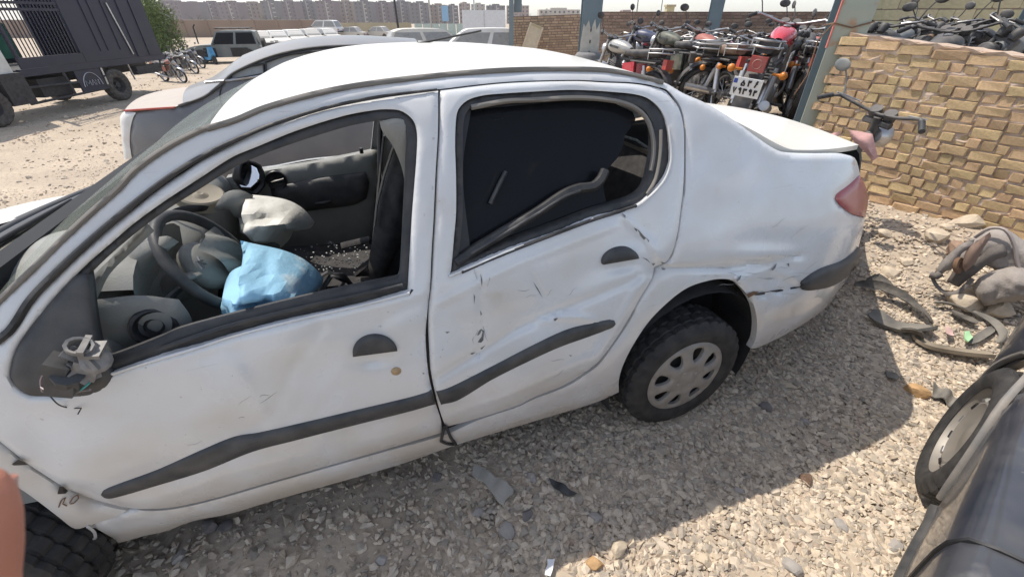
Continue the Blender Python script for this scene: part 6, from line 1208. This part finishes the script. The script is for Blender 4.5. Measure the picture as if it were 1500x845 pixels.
ribbon('rubber_scrap', 'small black rubber scrap under the curved tyre strip', 'rubber scrap', [(1262, 424), (1278, 420), (1292, 428), (1300, 436)], .05, M['oldrub'], .05, .02, 1.0, 8, .010)
def stone(label, u, v, rx, ry, rz, m, seed, name='stone', rot=0., cat='stone'):
    p = gpt(u, v); V, F = blob(rx, ry, rz, seed, 3, .22, 1.3); c, s_ = math.cos(rot), math.sin(rot); rr = np.random.default_rng(seed); V = np.array(V)
    for k in range(16):
        d = rr.normal(size=3); d /= np.linalg.norm(d); lim = rr.uniform(.6, .85)*np.abs(V@d).max(); e = np.maximum(V@d-lim, 0); V = V-e[:, None]*d
    V = [(x*c-y*s_+p.x, x*s_+y*c+p.y, z+p.z+rz*.45) for x, y, z in V]; o = mkobj(name, V, F, m, None, 18); return tag(o, label, cat)
M['st_or'] = mat('orange_sandstone', (.50, .31, .15), .9, var=.2, vs=20, bump=.6, bs=50); M['st_gr'] = mat('grey_stone', (.34, .31, .28), .9, var=.15, vs=20, bump=.4, bs=60); M['st_tan'] = mat('tan_stone', (.52, .43, .32), .9, var=.15, vs=15, bump=.6, bs=40); M['st_dk'] = mat('dark_stone', (.19, .17, .16), .9, var=.2, vs=20, bump=.4, bs=60); M['st_br'] = mat('brown_clod', (.17, .105, .07), .95, var=.3, vs=40, bump=.8, bs=90)
stone('orange sandstone lump on the gravel below the tyre strips', 1338, 575, .075, .05, .045, M['st_or'], 1, rot=-.5)
stone('pale flat stone under the canvas bag', 1462, 458, .10, .06, .05, M['st_tan'], 2, rot=.2); stone('large tan clod beneath the bag strap', 1412, 446, .14, .09, .07, M['st_tan'], 3, rot=.1)
stone('tan rock left of the canvas bag against the wall', 1370, 350, .10, .07, .06, M['st_tan'], 4); stone('brown rock behind the canvas bag', 1398, 372, .09, .07, .06, mat('reddish_stone', (.30, .20, .14), .9, var=.2, vs=20, bump=.5, bs=50), 5); stone('pale broken rock at the foot of the wall above the bag', 1418, 330, .13, .07, .07, M['st_tan'], 6)
for i, (u, v, s_, m, lb) in enumerate(((700, 752, .030, 'st_gr', 'round grey stone below the pale shoe sole'), (742, 778, .042, 'st_gr', 'largest grey stone below the pale shoe sole'), (780, 700, .028, 'st_gr', 'grey stone right of the pale shoe sole'), (772, 754, .032, 'st_dk', 'dark pointed stone beside the largest grey stone'), (308, 772, .045, 'st_dk', 'large rounded dark stone under the sill front'), (330, 772, .034, 'st_dk', 'dark stone next to the large one under the sill'), (266, 815, .032, 'st_gr', 'grey stone near the front tyre'), (870, 760, .030, 'st_gr', 'grey stone in shade between the black scrap and sunlit gravel'), (905, 805, .050, 'st_tan', 'big pale stone at the edge of the car shadow'), (1030, 822, .036, 'st_tan', 'pale pointed stone in the sunlit gravel'), (1082, 720, .026, 'st_gr', 'sunlit grey stone near the brown clod'), (1230, 770, .035, 'st_gr', 'grey stone in sunlit gravel left of the dark car'), (1120, 598, .045, 'st_dk', 'large dark stone in the shade right of the rear wheel'), (1178, 618, .03, 'st_gr', 'grey stone in the car shadow right of the rear wheel'), (1295, 345, .06, 'st_tan', 'tan stone on the bare slope by the tail light'), (1330, 385, .05, 'st_tan', 'tan stone on the slope left of the bag'), (1300, 400, .06, 'st_tan', 'flat tan stone right of the bumper strip'), (1385, 335, .05, 'st_tan', 'small rock under the wall right of the boot'), (560, 820, .026, 'st_gr', 'small grey stone in shade at the bottom edge'), (1245, 350, .04, 'st_tan', 'tan stone near the wall foot beside the tail light'), (920, 790, .03, 'st_tan', 'pale stone beside the big pale stone'), (1160, 830, .04, 'st_gr', 'grey stone at the bottom edge of sunlit gravel'), (1310, 800, .034, 'st_gr', 'grey stone beside the dark car sill'), (640, 700, .03, 'st_dk', 'dark stone in shade left of the pale sole'))):
    stone(lb, u, v, s_*1.0, s_*.8, s_*.55, M[m], 40+i, rot=i*1.3)
stone('dark brown crumbly clod on the shadow edge', 1178, 702, .035, .028, .022, M['st_br'], 90, 'earth_clod', cat='clod'); stone('tan crumbled clod on the shadow edge', 1046, 742, .04, .03, .02, M['st_tan'], 91, 'earth_clod', cat='clod'); stone('brown clod beside the white paper', 870, 826, .045, .03, .025, M['st_or'], 92, 'earth_clod', cat='clod')
def flat(name, label, cat, out, m, h=.012, lift=.025, step=4, bend=.006, seed=0):
    Q, T, d = tri_region(out, [], step); V = []
    c = gpt(*np.mean(out, 0))
    for u, v in Q: dd = ray(u, v); z0 = c.z+lift; t = (z0-CAM_H)/dd[2]; V.append((t*dd[0], t*dd[1], z0+bend*math.sin(.21*u+.13*v+seed)))
    F = [t if (Vector(V[t[1]])-Vector(V[t[0]])).cross(Vector(V[t[2]])-Vector(V[t[0]])).z > 0 else tuple(reversed(t)) for t in T]; V2, F2 = skirt(np.array(V), F, (0, 0, -h)); return tag(mkobj(name, V2, F2, m, None, 50), label, cat)
flat('shoe_sole', 'pale grey shoe insole lying in the shade below the rear door', 'insole', [(692, 694), (693, 684), (701, 680), (711, 686), (724, 696), (740, 704), (752, 714), (752, 722), (742, 728), (738, 737), (728, 731), (721, 720), (712, 708), (700, 700)], mat('pale_insole', (.40, .37, .32), .85, var=.08, vs=30, bump=.2, bs=80), .008, .03)
flat('plastic_scrap', 'thin black plastic sliver right of the insole', 'plastic scrap', [(804, 700), (812, 701), (828, 710), (845, 722), (838, 724), (826, 721), (812, 712)], M['trim'], .006, .028)
flat('paper_scrap', 'small crumpled white paper at the bottom edge of the shade', 'paper', [(802, 816), (813, 818), (811, 826), (809, 836), (806, 844), (798, 842), (799, 832), (802, 825)], mat('white_paper', (.82, .83, .86), .7, var=.04), .003, .03, bend=.008)
flat('metal_plate', 'bent grey metal plate behind the orange sandstone', 'metal scrap', [(1366, 560), (1380, 566), (1396, 575), (1412, 590), (1400, 598), (1384, 586), (1368, 578)], M['grub'], .006, .04, bend=.012)
flat('metal_plate', 'small grey flat plate left of the orange sandstone', 'metal scrap', [(1298, 540), (1308, 544), (1318, 552), (1312, 556), (1300, 550)], M['grub'], .005, .03)
flat('paper_scrap', 'pink paper scrap by the tyre strips', 'paper', [(1384, 478), (1396, 482), (1398, 490), (1386, 488)], mat('pink_paper', (.6, .40, .36), .8), .003, .03)
flat('bottle_shard', 'pale green glass shard inside the rubber hoop', 'glass shard', [(1412, 486), (1420, 484), (1426, 492), (1420, 498), (1413, 495)], mat('green_shard', (.45, .75, .42), .2, var=.1), .008, .035)
# canvas bag against the wall
bag = thing('canvas_bag', 'worn grey brown canvas rucksack with straps slumped at the wall foot', 'rucksack', tuple(gpt(1440, 435)))
M['canvas'] = mat('dusty_canvas', (.29, .26, .235), .9, var=.15, vs=14, dust=.5, dustcol=(.36, .30, .25), bump=.35, bs=140); M['canvas_d'] = mat('dark_canvas', (.16, .14, .125), .9, var=.2, vs=14, bump=.3, bs=140)
bo = bag.location
BF = Frame((bo.x, bo.y), math.radians(-47))
def cloth(name, out, y, m, bulge, fold, seed, par=bag, F_=BF):
    Q, T, d = tri_region(out, [], 5); L = F_.loc(Q[:, 0], Q[:, 1], np.full(len(Q), y)); r2 = np.random.default_rng(seed); k = np.clip(d/16, 0, 1); pf = bulge*np.sqrt(1-(1-k)**2); fo = np.zeros(len(Q))
    for i in range(6): a = r2.uniform(0, PI); f = r2.uniform(.08, .3); fo += np.abs(np.sin((Q[:, 0]*math.cos(a)+Q[:, 1]*math.sin(a))*f+r2.uniform(0, 6)))*fold/6
    R3 = np.array(Matrix.Rotation(F_.ang, 3, 'Z')); off = np.array([F_.o[0]-bo.x, F_.o[1]-bo.y, -bo.z])
    A_ = L.copy(); A_[:, 1] -= pf+fo*k; B_ = L.copy(); B_[:, 1] += pf*.7+.004
    A_ = A_@R3.T+off; B_ = B_@R3.T+off; nn = len(A_); FF = [t for t in T]+[tuple(i+nn for i in reversed(t)) for t in T]; return mkobj(name, np.concatenate([A_, B_]), FF, m, par, 70)
cloth('body', [(1400, 368), (1425, 348), (1452, 336), (1475, 336), (1500, 352), (1530, 372), (1540, 410), (1525, 430), (1490, 440), (1465, 400), (1430, 385), (1405, 395)], .0, M['canvas'], .07, .03, 1)
cloth('pocket', [(1424, 418), (1440, 402), (1482, 390), (1500, 392), (1520, 400), (1528, 425), (1500, 438), (1470, 442), (1442, 449), (1430, 435)], .10, M['canvas'], .06, .04, 2)
cloth('flap', [(1386, 412), (1402, 390), (1420, 380), (1438, 372), (1450, 362), (1470, 356), (1480, 372), (1450, 385), (1430, 400), (1404, 420)], .09, M['canvas_d'], .02, .02, 3)
cloth('strap', [(1368, 400), (1378, 384), (1392, 370), (1410, 356), (1428, 350), (1424, 360), (1408, 372), (1400, 390), (1384, 398), (1376, 406)], .14, M['canvas'], .025, .01, 4)
cloth('strap', [(1408, 392), (1416, 366), (1436, 350), (1450, 340), (1452, 346), (1440, 364), (1428, 385), (1414, 398)], .15, mat('brown_strap', (.25, .17, .13), .9, var=.2), .025, .01, 5)
mb = MB(); R3 = Matrix.Rotation(BF.ang, 3, 'Z')
def bl(u, v, y): p = BF.loc(np.array(u, float), np.array(v, float), y); return R3@Vector(p)+Vector((BF.o[0], BF.o[1], 0))-bo
mb.tube(cr_resample([tuple(bl(1365, 404, .15)), tuple(bl(1372, 418, .16)), tuple(bl(1388, 430, .16)), tuple(bl(1405, 426, .15)), tuple(bl(1425, 408, .14))], .03, False), .016, 7, flat=.5); mb.build('lower_strap', M['canvas_d'], bag, 60)
mb = MB(); mb.tube(cr_resample([tuple(bl(1428, 347, .06)), tuple(bl(1450, 334, .08)), tuple(bl(1472, 336, .1)), tuple(bl(1486, 360, .1)), tuple(bl(1492, 390, .1)), tuple(bl(1510, 420, .1))], .03, False), .010, 6); mb.build('edge_piping', mat('pale_piping', (.38, .32, .28), .9), bag, 60)
mb = MB(); mb.lathe([(.02, -.01), (.045, -.01), (.05, .0), (.045, .01), (.02, .01)], bl(1404, 388, .17), (.4, -.8, .4), 16, True); mb.build('strap_ring', M['rust'], bag, 50)
mb = MB(); mb.tube([tuple(bl(1364, 402, .16)), tuple(bl(1372, 404, .17)), tuple(bl(1378, 400, .16))], .022, 8); mb.build('buckle', M['canvas_d'], bag, 60)
# pink rag on the leaning handlebar
rag = thing('pink_rag', 'faded pink rag hanging from the stripped motorcycle beside the boot', 'rag', (2.36, 2.98, .3))
RF = Frame((2.34, 2.94), math.radians(-38)); bo = rag.location
M['pink'] = mat('faded_pink_cloth', (.52, .30, .27), .9, var=.2, vs=10, bump=.3, bs=90)
cloth('cloth', [(1243, 190), (1258, 192), (1278, 196), (1281, 208), (1284, 222), (1286, 230), (1278, 236), (1270, 226), (1260, 216), (1250, 206)], .0, M['pink'], .03, .06, 7, rag, RF)
cloth('cloth', [(1210, 199), (1222, 194), (1232, 192), (1226, 204), (1216, 206)], .02, M['pink'], .03, .04, 8, rag, RF)
# ================================================================ the photographer's fingertip at the edge
M['skin'] = mat('skin', (.50, .20, .125), .5, var=.06, vs=60, bump=.1, bs=900)
hand = thing('person', 'fingertip of a hand at the bottom left edge of the view', 'person', (0, 0, 0))
def cpt(u, v, d): # a point d metres in front of the lens
    dd = ray(u, v); return Vector(dd)*d+Vector((0, 0, CAM_H))
V = []; F = []; n = 20; d0 = .075
tip = cpt(-57, 676, d0); base = cpt(-84, 1180, d0*.92); axv = (base-tip); Lf = axv.length; axv.normalize(); side = Vector((1, 0, 0)); side = (side-axv*side.dot(axv)).normalized(); dep = axv.cross(side)
prof_ = [(0, .0), (.001, .0035), (.003, .0058), (.006, .0074), (.010, .0083), (.016, .0086), (.022, .0084), (.027, .0090), (.034, .0088), (.044, .0088), (.056, .0095)]
mb = MB(); mb.grid(lambda a, b: tip+axv*np.interp(b*10, range(11), [p[0] for p in prof_])+side*(math.cos(2*PI*a)*np.interp(b*10, range(11), [p[1] for p in prof_]))+dep*(math.sin(2*PI*a)*.85*np.interp(b*10, range(11), [p[1] for p in prof_])), 24, 40, True)
fb = mb.build('finger', M['skin'], hand, 80)
mb = MB(); pc = tip+axv*.010; 
mb.grid(lambda a, b: pc+axv*(.011*(b-.5))+side*(.0052*math.sin((a-.5)*2.0))-dep*(.0076*math.cos((a-.5)*2.0)+.0002), 8, 8); mb.build('fingernail', mat('nail', (.6, .33, .27), .3, var=.03), fb, 80)
# the rest of the hand, outside the frame, so the finger is not a loose piece
kn = tip+axv*.056; mb = MB()
for i, (dx, ln) in enumerate(((-.021, .062), (-.042, .066), (-.063, .058))):
    b0 = kn+side*dx; mb.tube([b0+axv*.03, b0+axv*.0, b0-axv*ln*.35+dep*.006, b0-axv*ln*.62+dep*.016], [.0105, .0098, .0088, .0068], 12)
mb.build('folded_finger', M['skin'], hand, 80)
mb = MB(); pal = kn+side*-.031+axv*.062; mb.ell(pal, (.045, .016, .055), 20, 12, Matrix((side, dep, axv)).transposed()); mb.tube([kn+axv*-.01, kn+axv*.03, kn+axv*.07+side*-.01], [.0095, .011, .014], 14); mb.tube([pal+axv*.03, pal+axv*.09, pal+axv*.20], [.034, .030, .036], 16); mb.build('palm', M['skin'], hand, 80)
# ================================================================ dusty air
mb = MB(); mb.box((0, 0, 11), (2600, 2600, 40)); hzo = mb.build('haze', None, None, 0, (0, 0, -9)); hzo['kind'] = 'stuff'
hm = bpy.data.materials.new('dusty_air'); hm.use_nodes = True; t_ = hm.node_tree; t_.nodes.remove(t_.nodes['Principled BSDF']); pv = t_.nodes.new('ShaderNodeVolumePrincipled'); pv.inputs['Color'].default_value = (.93, .90, .88, 1); pv.inputs['Density'].default_value = .0004; t_.links.new(pv.outputs[0], t_.nodes['Material Output'].inputs['Volume']); hzo.data.materials.append(hm)
